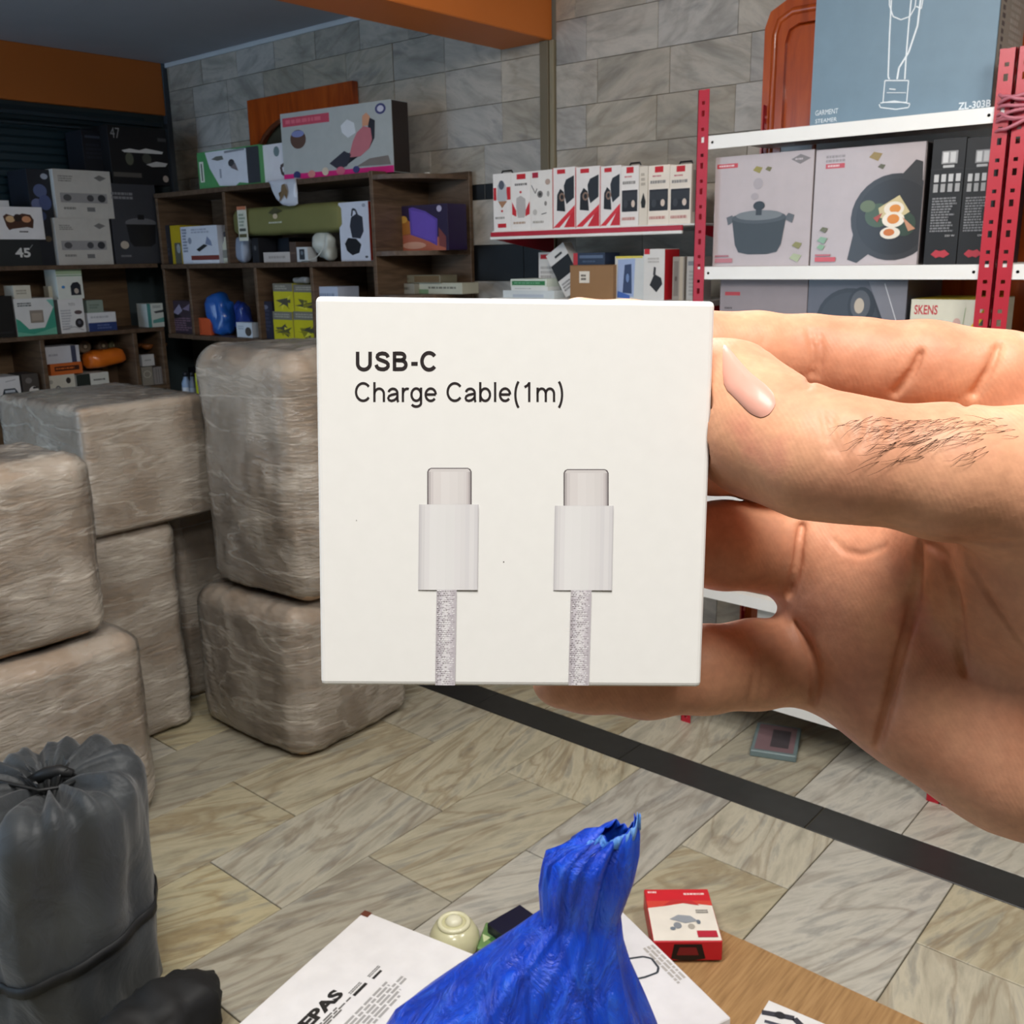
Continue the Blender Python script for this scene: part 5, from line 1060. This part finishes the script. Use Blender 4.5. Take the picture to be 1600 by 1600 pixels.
ub_ = bpy.data.objects.new('cable_box', me); COL.objects.link(ub_); ub_.matrix_world = Mb
tag(ub_, 'white square charge cable box held in the hand', 'box')
# print: from places on the photographed face to the face itself
Mi = Mb.inverted()
def fc(px, py):
    d = ((px-800)*RIGHT+(800-py)*UP)/FPX+FWD; t = (bc_-EYE).dot(bn)/d.dot(bn); q = Mi @ (EYE+d*t); return q.x, q.y
def FU(px, py): x, y = fc(px, py); return x/S+.5, y/S+.5
INK = '#2c2526'
def face_print(name, art): return printed(ub_, art, (-S/2, -S/2, 0), (S, 0, 0), (0, S, 0), name, gap=.00003, rough=.5, step=.000012)
def arc(cx, cy, rx, ry, a0, a1, n=14): return [(cx+rx*math.cos(math.radians(a0+(a1-a0)*k/n)), cy+ry*math.sin(math.radians(a0+(a1-a0)*k/n))) for k in range(n+1)]
GLYPH = {   # plain grotesque letters as stroke centre lines; capitals 1 high; last entry the advance
 'C': ([arc(.52, .5, .40, .44, 38, 322, 26)], 1.009), 'h': ([[(.12, 0), (.12, 1)], [(.12, .38)]+arc(.385, .40, .265, .27, 180, 0)+[(.65, 0)]], .777),
 'a': ([arc(.36, .44, .25, .225, 165, 0)+[(.61, .14), (.625, .06), (.66, 0)], [(.61, .42), (.45, .39), (.27, .355), (.14, .29), (.095, .19), (.14, .095), (.27, .055), (.42, .085), (.55, .17), (.61, .27)]], .777),
 'r': ([[(.12, 0), (.12, .725)], [(.12, .36)]+arc(.36, .39, .24, .275, 180, 68)], .48), 'g': ([arc(.365, .37, .265, .31, 0, 360, 26), [(.635, .725), (.635, -.05)]+arc(.365, -.05, .27, .18, 0, -155)], .777),
 'e': ([[(.09, .375), (.66, .375)], arc(.38, .365, .285, .31, 2, 322, 26)], .777), 'b': ([[(.12, 0), (.12, 1)], arc(.395, .365, .27, .31, 0, 360, 26)], .777), 'l': ([[(.155, 0), (.155, 1)]], .31),
 '(': ([arc(.66, .37, .50, .86, 130, 230)], .465), ')': ([arc(-.195, .37, .50, .86, 50, -50)], .465), '1': ([[(.45, 0), (.45, 1)], [(.45, .95), (.36, .84), (.19, .745)]], .777),
 'm': ([[(.12, 0), (.12, .725)], [(.12, .38)]+arc(.35, .41, .23, .26, 180, 0)+[(.58, 0)], [(.58, .38)]+arc(.81, .41, .23, .26, 180, 0)+[(1.04, 0)]], 1.164), ' ': ([], .388),
 'U': ([[(.16, 1), (.16, .38)]+arc(.51, .38, .35, .31, 180, 360)+[(.86, .38), (.86, 1)]], 1.03), 'B': ([[(.16, 0), (.16, 1)], [(.16, .91), (.5, .91)]+arc(.5, .735, .23, .175, 90, -90)+[(.16, .56)], [(.16, .56), (.54, .54)]+arc(.54, .32, .26, .225, 90, -90)+[(.16, .09)]], 1.0),
 'S': ([[(.80, .71), (.75, .82), (.64, .895), (.47, .915), (.31, .885), (.21, .81), (.19, .72), (.24, .63), (.38, .57), (.55, .515), (.72, .44), (.80, .35), (.80, .24), (.72, .14), (.58, .085), (.42, .085), (.27, .12), (.18, .20), (.13, .32)]], .96), '-': ([[(.06, .37), (.42, .37)]], .50)}
def lettering(s, x0, ybase, x1, ycap, wt, track=0):
    pen = 0; lines = []
    for ch in s:
        g, adv = GLYPH[ch]; lines += [[(pen+x, y) for x, y in l] for l in g]; pen += adv+track
    xs = [x for l in lines for x, y in l]; m0, m1 = min(xs)-wt/2, max(xs)+wt/2; vv = []; ff = []
    for l in lines:
        n0 = len(vv)
        for i, (x, y) in enumerate(l):
            p, q = l[max(i-1, 0)], l[min(i+1, len(l)-1)]
            if i == len(l)-1 and l[0] == l[-1] : q = l[1]
            dx, dy = q[0]-p[0], q[1]-p[1]; k = math.hypot(dx, dy) or 1
            for sg in (-1, 1):
                X, Y = x-dy/k*wt/2*sg, y+dx/k*wt/2*sg
                vv.append(FU(x0+(X-m0)/(m1-m0)*(x1-x0), ybase+(ycap-ybase)*Y))
        for i in range(len(l)-1): ff.append([n0+2*i, n0+2*i+2, n0+2*i+3, n0+2*i+1])
    return ('B', vv, ff, INK)
face_print('printed_title', [lettering('USB-C', 556, 579.5, 682, 549.5, .20, .04)])
face_print('printed_lettering', [lettering('Charge Cable(1m)', 554.5, 628, 880, 597, .130, .02)])
def connector(xt0, xt1, xb0, xb1, xc0, xc1, yt, ym, yb, ye, dxb=0):
    art = []
    # metal plug : dark rim, brighter middle
    def quad(x0, y0, x1, y1, x2, y2, x3, y3, c): art.append(P([FU(x0, y0), FU(x1, y1), FU(x2, y2), FU(x3, y3)], c))
    r = 6
    art.append(P([FU(xt0, ym), FU(xt1, ym), FU(xt1, yt+r), FU(xt1-2, yt+2), FU(xt1-r, yt), FU(xt0+r, yt), FU(xt0+2, yt+2), FU(xt0, yt+r)], '#6a6264'))
    art.append(P([FU(xt0+2, ym), FU(xt1-2, ym), FU(xt1-2, yt+r), FU(xt1-4, yt+3), FU(xt1-r, yt+1.5), FU(xt0+r, yt+1.5), FU(xt0+4, yt+3), FU(xt0+2, yt+r)], '#d9d4d3'))
    cols = ['#bdb7b7', '#d6d0d0', '#e0dbda', '#e5e1e0', '#e2deDd', '#deDad9', '#dbd6d6', '#cfc8c8', '#b0a9aa']; ws = [0, .05, .12, .3, .5, .7, .84, .91, .96, 1]
    x0, x1 = xt0+2, xt1-2
    for i, c in enumerate(cols):
        a, d = x0+(x1-x0)*ws[i], x0+(x1-x0)*ws[i+1]; quad(a, ym, d, ym, d, yt+6, a, yt+6, c)
    # sleeve
    cols = ['#c9c6c9', '#d4d2d4', '#dddbdc', '#e4e2e3', '#e9e8e8', '#e8e7e7', '#e6e5e5', '#e4e2e3', '#e1dfe0', '#dddbdd', '#e3e1e2', '#dbd9db', '#cdcacd']; ws = [0, .02, .05, .10, .18, .3, .45, .6, .7, .78, .85, .93, .98, 1]
    for i, c in enumerate(cols):
        a, d = xb0+(xb1-xb0)*ws[i], xb0+(xb1-xb0)*ws[i+1]; quad(a+dxb, yb, d+dxb, yb, d, ym, a, ym, c)
    # woven lead
    cols = ['#b9b3b8', '#cfcad0', '#dcd9dc', '#e1dee0', '#dcd8dc', '#d0cad0', '#c2bcc2']; k = len(cols)
    for i, c in enumerate(cols):
        a, d = xc0+(xc1-xc0)*i/k, xc0+(xc1-xc0)*(i+1)/k; quad(a+dxb*1.6, ye, d+dxb*1.6, ye, d, yb, a, yb, c)
    rn = random.Random(int(xt0)); bt = {c: ([], []) for c in ('#c3bdc3', '#eceaec', '#bdb6bc')}
    for j in range(int((ye-yb)/3.2)):
        for i in range(7):
            x = xc0+2+(xc1-xc0-4)*(i+.5*(j % 2))/7; y = yb+j*3.2; s = dxb*1.6*(y-yb)/(ye-yb)
            if rn.random() < .7:
                vv, ff = bt[rn.choice(list(bt))]; n = len(vv); vv += [FU(x+s, y+2.2), FU(x+s+2.2, y+1.1), FU(x+s, y), FU(x+s-1.6, y+1.1)]; ff.append([n, n+1, n+2, n+3])
    for c, (vv, ff) in bt.items(): art.append(('B', vv, ff, c))
    return art
face_print('printed_plug', connector(667.5, 737, 655, 748, 682.5, 713.5, 731, 788, 921.5, 1070, -1.5))
face_print('printed_plug', connector(880.5, 951, 867, 958.5, 892, 924, 733, 790, 922, 1070, -2.5))
face_print('printed_speck', [E(*FU(787, 878), .0016, .0016, '#55504e'), E(*FU(557, 813), .0012, .0012, '#8a8582')])

# ------------------------------------------------------------------ the hand: one continuous surface grown round the bones
def cs(px, py, d): return np.array([(px-800)/FPX*d, (800-py)/FPX*d, d], np.float32)     # camera axes: right, up, away
VOX = .0006
lo = np.array([-.004, -.118, .168], np.float32); hi = np.array([.262, .066, .312], np.float32)
dims = np.ceil((hi-lo)/VOX).astype(int)
ax_ = [lo[i]+VOX*np.arange(dims[i], dtype=np.float32) for i in range(3)]
def region(pts, pad):
    pts = np.array(pts); a = np.clip(((pts.min(0)-pad-lo)/VOX).astype(int), 0, dims-1); c = np.clip(((pts.max(0)+pad-lo)/VOX).astype(int)+2, 1, dims)
    return tuple(slice(int(a[i]), int(c[i])) for i in range(3))
def grid(sl): return ax_[0][sl[0]][:, None, None], ax_[1][sl[1]][None, :, None], ax_[2][sl[2]][None, None, :]
def smin(a, b, k):
    h = np.clip(.5+.5*(b-a)/k, 0, 1); return b+(a-b)*h-k*h*(1-h)
def cone(D, a, b, ra, rb, k, flat=None):
    """tapered rounded bone a-b merged into field D with smoothness k"""
    pad = max(ra, rb)+k+.006; sl = region([a, b], pad); X, Y, Z = grid(sl); ab = b-a; L2 = float(ab@ab)
    px, py, pz = X-a[0], Y-a[1], Z-a[2]
    t = np.clip((px*ab[0]+py*ab[1]+pz*ab[2])/L2, 0, 1)
    d = np.sqrt((px-t*ab[0])**2+(py-t*ab[1])**2+(pz-t*ab[2])**2)-(ra+(rb-ra)*t)
    D[sl] = smin(D[sl], d, k)
def chain(D, pts, k=.006):
    for p, q in zip(pts[:-1], pts[1:]): cone(D, cs(*p[:3]), cs(*q[:3]), p[3], q[3], k)
new = lambda: np.full(tuple(dims), .03, np.float32)
# (place x, place y, depth, radius)
THUMB = [(1088, 614, .2370, .0128), (1132, 633, .2320, .0145), (1190, 676, .2220, .0141), (1270, 710, .2130, .0132), (1345, 721, .2080, .0122), (1480, 738, .2060, .0135), (1600, 748, .2060, .0146)]
INDEX = [(905, 512, .2570, .0078), (985, 528, .2580, .0088), (1110, 552, .2590, .0098), (1180, 556, .2600, .0106), (1265, 562, .2600, .0108), (1340, 572, .2560, .0114), (1440, 580, .2500, .0118), (1560, 592, .2450, .0122)]
RING = [(960, 846, .2590, .0080), (1040, 850, .2610, .0095), (1130, 852, .2660, .0112), (1200, 855, .2700, .0116), (1262, 862, .2700, .0116), (1330, 880, .2640, .0112)]
PINKY = [(874, 1062, .2590, .0072), (920, 1056, .2600, .0090), (1010, 1056, .2610, .0104), (1100, 1046, .2640, .0110), (1180, 1038, .2680, .0114), (1255, 1034, .2720, .0112), (1330, 1040, .2700, .0110)]
MIDDLE = [(930, 694, .2575, .0080), (1020, 698, .2585, .0095), (1110, 704, .2620, .0108), (1200, 716, .2665, .0114), (1300, 736, .2670, .0114), (1420, 775, .2640, .0125)]
digits = new()
for ch in (THUMB, INDEX, MIDDLE, RING, PINKY):
    d_ = new(); chain(d_, ch, .005); digits = np.minimum(digits, d_)
palm = new()
P_ = lambda *q: chain(palm, q, .014)
P_((1290, 868, .2680, .0135), (1390, 900, .2600, .0150), (1560, 930, .2560, .0165), (1800, 1000, .2500, .0180))
P_((1305, 960, .2690, .0130), (1390, 985, .2610, .0140), (1560, 1030, .2540, .0160), (1800, 1080, .2480, .0180))
P_((1318, 1048, .2690, .0122), (1385, 1070, .2620, .0130), (1480, 1092, .2540, .0158), (1600, 1136, .2480, .0180), (1820, 1190, .2440, .0205))
P_((1470, 1122, .2560, .0136), (1590, 1174, .2480, .0162), (1740, 1216, .2440, .0195))
P_((1340, 905, .2740, .0120), (1420, 760, .2680, .0150), (1530, 660, .2560, .0150), (1660, 640, .2500, .0170), (1860, 760, .2460, .0200))
P_((1600, 760, .2080, .0160), (1720, 820, .2150, .0210), (1900, 960, .2300, .0240))
P_((1500, 850, .2360, .0130), (1620, 890, .2280, .0180), (1760, 960, .2300, .0200))
P_((1660, 800, .2400, .0220), (1860, 960, .2400, .0240), (2050, 1080, .2380, .0260), (2330, 1190, .2340, .0290))
P_((1700, 1060, .2420, .0240), (1900, 1120, .2400, .0250), (2100, 1170, .2380, .0260))
D = smin(digits, palm, .0045)
# flesh pads of the fingers and little dimples between them
def ball(p, r, k): cone(D, cs(*p), cs(*p)+np.float32(1e-5), r, r, k)
def march(F, px, py, d0=.17, d1=.31):
    """first point where the sight line through this place meets the field"""
    dd = np.arange(d0, d1, .0004, dtype=np.float32); q = np.stack([(px-800)/FPX*dd, (800-py)/FPX*dd, dd], 1)
    ii = np.clip(((q-lo)/VOX).round().astype(int), 0, dims-1); v = F[ii[:, 0], ii[:, 1], ii[:, 2]]
    w = np.where(v < 0)[0]
    return q[w[0]] if len(w) else None
def crease(pts, depth, width, base):
    """a fold of the skin: sharp in the middle, soft shoulders, running out at both ends"""
    fine = []
    for p, q in zip(pts[:-1], pts[1:]): fine += [(p[0]+(q[0]-p[0])*k/4, p[1]+(q[1]-p[1])*k/4) for k in range(4)]
    fine.append(pts[-1]); pp = [march(base, *p) for p in fine]; pp = [p for p in pp if p is not None]; m = len(pp)
    pp = [(pp[max(i-1, 0)]+pp[i]*2+pp[min(i+1, m-1)])/4 for i in range(m)]
    layers = (0, .0012) if depth > .005 else (0, .0006) if depth > .003 else (0,)
    for i, a, b in [(i, a*(1+k/a[2]), b*(1+k/b[2])) for i, (a, b) in enumerate(zip(pp[:-1], pp[1:])) for k in layers]:
        if np.linalg.norm(a-b) > .012: continue
        sl = region([a, b], width*4); X, Y, Z = grid(sl); ab = b-a; L2 = float(ab@ab)+1e-12
        px, py, pz = X-a[0], Y-a[1], Z-a[2]; t = np.clip((px*ab[0]+py*ab[1]+pz*ab[2])/L2, 0, 1)
        r = np.sqrt((px-t*ab[0])**2+(py-t*ab[1])**2+(pz-t*ab[2])**2)
        G[sl] = np.maximum(G[sl], depth*np.sin(np.pi*np.clip((i+t+.4)/(m-.2), 0, 1))**.6*(.30*np.exp(-r/.0016)+np.exp(-(r/width)**2)))
G = np.zeros(tuple(dims), np.float32); base = D.copy()
CR = [([(1262, 512), (1270, 540), (1272, 570), (1266, 596), (1258, 610)], 0.0012, 0.0007), ([(1278, 516), (1284, 545), (1282, 575), (1276, 600)], 0.0008, 0.0007),
      ([(1440, 548), (1428, 578), (1405, 606), (1384, 632)], 0.0032, 0.0008), ([(1562, 538), (1550, 570), (1528, 606), (1506, 636)], 0.0032, 0.0008), ([(1190, 520), (1194, 548), (1190, 575)], 0.0002, 0.0007),
      ([(1256, 806), (1250, 840), (1246, 880), (1238, 912), (1232, 932)], 0.0052, 0.0008), ([(1244, 970), (1262, 1000), (1274, 1040), (1275, 1075), (1270, 1100)], 0.0052, 0.0008),
      ([(1165, 992), (1178, 1016), (1182, 1045), (1174, 1084), (1168, 1104)], 0.0012, 0.0007), ([(1176, 990), (1190, 1020), (1193, 1052), (1186, 1090)], 0.0008, 0.0007),
      ([(1440, 846), (1436, 900), (1424, 960), (1408, 1020), (1394, 1080), (1380, 1130), (1370, 1168)], 0.0052, 0.0008), ([(1446, 846), (1478, 870), (1496, 930), (1500, 1000), (1510, 1060)], 0.0032, 0.0008),
      ([(1492, 850), (1540, 920), (1580, 980), (1600, 1010)], 0.0014, 0.0007), ([(1470, 838), (1540, 852), (1600, 848)], 0.0013, 0.0007),
      ([(1300, 646), (1302, 670), (1308, 700), (1316, 716)], 0.0007, 0.0007), ([(1284, 640), (1294, 680), (1300, 715)], 0.0007, 0.0007), ([(1360, 645), (1356, 675), (1344, 705)], 0.0007, 0.0007), ([(1318, 660), (1318, 690), (1312, 720)], 0.0006, 0.0007), ([(1396, 655), (1386, 690)], 0.0005, 0.0007),
      ([(1300, 842), (1320, 862), (1350, 868), (1386, 852)], 0.0014, 0.0007)]
for c_, dp, wd in CR: crease(c_, dp, wd, base)
D = D+G
# the box stays clear of the fingers that hold it
Rw2c = np.array([list(RIGHT), list(UP), list(FWD)], np.float32)
nb = Rw2c @ np.array(bn, np.float32); ubv = Rw2c @ np.array(bu, np.float32); vbv = Rw2c @ np.array(bv, np.float32); cb_ = Rw2c @ np.array(bc_-EYE, np.float32)
X, Y, Z = grid((slice(None),)*3)
hx = np.abs((X-cb_[0])*ubv[0]+(Y-cb_[1])*ubv[1]+(Z-cb_[2])*ubv[2])-S/2
hy = np.abs((X-cb_[0])*vbv[0]+(Y-cb_[1])*vbv[1]+(Z-cb_[2])*vbv[2])-S/2
hz = np.abs((X-cb_[0])*nb[0]+(Y-cb_[1])*nb[1]+(Z-cb_[2])*nb[2]+TH/2)-TH/2
bd = np.maximum(np.maximum(hx, hy), hz); del hx, hy, hz
D = np.maximum(D, .0003-bd)
# cut the forearm off straight, far outside the picture
def surface_nets(F, org, h):
    neg = F < 0; nx, ny, nz = F.shape
    c = [neg[i:nx-1+i, j:ny-1+j, k:nz-1+k] for i in (0, 1) for j in (0, 1) for k in (0, 1)]
    s = sum(x.astype(np.int8) for x in c); act = (s > 0) & (s < 8); idx = np.argwhere(act)
    vid = -np.ones(act.shape, np.int32); vid[act] = np.arange(len(idx))
    acc = np.zeros((len(idx), 3), np.float32); cnt = np.zeros(len(idx), np.float32)
    cor = np.array([(i, j, k) for i in (0, 1) for j in (0, 1) for k in (0, 1)])
    vals = np.stack([F[idx[:, 0]+o[0], idx[:, 1]+o[1], idx[:, 2]+o[2]] for o in cor], 1)
    for a in range(8):
        for e in (4, 2, 1):
            b = a | e
            if b == a: continue
            va, vb = vals[:, a], vals[:, b]; m = (va < 0) != (vb < 0); t = np.where(m, va/(va-vb+1e-12), 0)[:, None]
            acc += np.where(m[:, None], cor[a]+(cor[b]-cor[a])*t, 0); cnt += m
    vert = org+h*(idx+acc/cnt[:, None])
    faces = []
    for d in range(3):
        o = [0, 0, 0]; o[d] = 1
        A = neg[:nx-o[0], :ny-o[1], :nz-o[2]]; B = neg[o[0]:, o[1]:, o[2]:]
        cr = A != B; e = np.argwhere(cr); fl = A[cr]
        u, w = [(1, 2), (2, 0), (0, 1)][d]
        ok = (e[:, u] > 0) & (e[:, w] > 0) & (e[:, u] < act.shape[u]) & (e[:, w] < act.shape[w]) & (e[:, d] < act.shape[d]); e = e[ok]; fl = fl[ok]
        def g(du, dw): q = e.copy(); q[:, u] -= du; q[:, w] -= dw; return vid[q[:, 0], q[:, 1], q[:, 2]]
        q = np.stack([g(1, 1), g(0, 1), g(0, 0), g(1, 0)], 1); q[~fl] = q[~fl][:, ::-1]; faces.append(q)
    return vert, np.concatenate(faces)
D[-2:, :, :] = .01; D[:2] = .01; D[:, :2] = .01; D[:, -2:] = .01; D[:, :, :2] = .01; D[:, :, -2:] = .01
vert, quads = surface_nets(D, lo, VOX)
wv = np.array(EYE)+vert @ np.array([list(RIGHT), list(UP), list(FWD)])
me = bpy.data.meshes.new('hand'); me.from_pydata(wv.tolist(), [], quads.tolist())
bm = bmesh.new(); bm.from_mesh(me)
bmesh.ops.recalc_face_normals(bm, faces=bm.faces)
for _ in range(1): bmesh.ops.smooth_vert(bm, verts=bm.verts, factor=.35, use_axis_x=True, use_axis_y=True, use_axis_z=True)
bvh = BVHTree.FromBMesh(bm); bm.to_mesh(me); bm.free()
for p_ in me.polygons: p_.use_smooth = True
SK, nt, b = nodemat('skin'); tc = N(nt, 'TexCoord')
n1 = N(nt, 'TexNoise', Scale=38, Detail=4, Roughness=.55); nt.links.new(tc.outputs['Object'], n1.inputs['Vector'])
n2 = N(nt, 'TexNoise', Scale=420, Detail=3); nt.links.new(tc.outputs['Object'], n2.inputs['Vector'])
col = ramp(nt, n1.outputs['Fac'], [(.30, '#be7f60'), (.48, '#d09474'), (.62, '#d99f7c'), (.80, '#d58c74')])
mr = N(nt, 'MapRange'); mr.inputs['From Min'].default_value = .35; mr.inputs['From Max'].default_value = .7; mr.inputs['To Min'].default_value = .93; mr.inputs['To Max'].default_value = 1.05; nt.links.new(n2.outputs['Fac'], mr.inputs['Value'])
hs = N(nt, 'HueSaturation'); nt.links.new(col, hs.inputs['Color']); nt.links.new(mr.outputs[0], hs.inputs['Value']); nt.links.new(hs.outputs[0], b.inputs['Base Color'])
b.inputs['Roughness'].default_value = .52; b.inputs['Specular IOR Level'].default_value = .35
# ridges of the skin: fine wavy lines
wv_ = N(nt, 'TexWave', Scale=330, Distortion=9, Detail=2); wv_.inputs['Detail Scale'].default_value = .25; mp = N(nt, 'Mapping'); mp.inputs['Rotation'].default_value = (.2, .5, .9); nt.links.new(tc.outputs['Object'], mp.inputs['Vector']); nt.links.new(mp.outputs[0], wv_.inputs['Vector'])
b1 = N(nt, 'Bump', Strength=.05, Distance=.0003); nt.links.new(wv_.outputs['Fac'], b1.inputs['Height'])
b2 = N(nt, 'Bump', Strength=.30, Distance=.0004); nt.links.new(n2.outputs['Fac'], b2.inputs['Height']); nt.links.new(b1.outputs[0], b2.inputs['Normal']); nt.links.new(b2.outputs[0], b.inputs['Normal'])
me.materials.append(SK)
hand = bpy.data.objects.new('hand', me); COL.objects.link(hand); tag(hand, 'right hand pinching the white cable box between thumb and fingers', 'hand')
# thumb nail laid on the thumb
def hit(px, py):
    d = (((px-800)*RIGHT+(800-py)*UP)/FPX+FWD).normalized(); r = bvh.ray_cast(EYE, d); return r[0], r[1]
outl = [(1129, 540), (1136, 540), (1146, 553), (1171, 582), (1195, 600), (1209, 615), (1213, 632), (1203, 648), (1189, 654), (1171, 646), (1150, 624), (1130, 604)]
cen = (1168, 607); rings = [0, .3, .55, .78, .93, 1.0]; v = []; f = []; K = 36
dens = []
for k in range(K):
    t = k/K*len(outl); i = int(t); u = t-i; p0, p1 = outl[i], outl[(i+1) % len(outl)]; dens.append((p0[0]+(p1[0]-p0[0])*u, p0[1]+(p1[1]-p0[1])*u))
dens = [((dens[k-1][0]+2*dens[k][0]+dens[(k+1) % K][0])/4, (dens[k-1][1]+2*dens[k][1]+dens[(k+1) % K][1])/4) for k in range(K)]
h0, n0_ = hit(*cen)
if h0:
    v.append(h0+n0_*.0012)
    for r in rings[1:]:
        for k in range(K):
            h_, n_ = hit(cen[0]+(dens[k][0]-cen[0])*r, cen[1]+(dens[k][1]-cen[1])*r)
            if h_ is None: h_, n_ = v[-1], n0_; v.append(h_); continue
            v.append(h_+(n_*.4+n0_*.6).normalized()*(.0010*(1-r**3)+(.0002 if r > .95 else .0003)))
    for k in range(K): f.append((0, 1+k, 1+(k+1) % K))
    for r in range(len(rings)-2):
        for k in range(K): f.append((1+r*K+k, 1+(r+1)*K+k, 1+(r+1)*K+(k+1) % K, 1+r*K+(k+1) % K))
    nail = mesh('thumb_nail', v, f, M('#d99f8e', .42, .4, .1), hand, True)
    tipv = []
# short dark hairs on the back of the thumb
rn = random.Random(12); mb = MB(); HR = M('#3a261c', .5)
for i in range(105):
    px = rn.gauss(1445, 72); py = 650+abs(rn.gauss(0, 34))+ (px-1440)*.02
    if not (1325 < px < 1598 and 628 < py < 770): continue
    h_, n_ = hit(px, py)
    if h_ is None: continue
    a_ = rn.uniform(2.2, 3.0); L_ = rn.uniform(.004, .008); dirv = (RIGHT*math.cos(a_)*.9-UP*math.sin(a_)*.6+n_*.15).normalized(); dirv = (dirv-n_*dirv.dot(n_)*.9).normalized()
    pts = [h_-n_*.0001, h_+dirv*L_*.35+n_*.0004, h_+dirv*L_*.7+n_*.0005+UP*rn.uniform(-.0006, .0006), h_+dirv*L_+n_*.0003+UP*rn.uniform(-.001, .001)]
    mb.add(*tube(pts, [.00005, .000045, .00004, .000015], 4), HR)
hr_ = mb.build('hair', hand); tag(hr_, 'short dark hairs', kind='stuff')
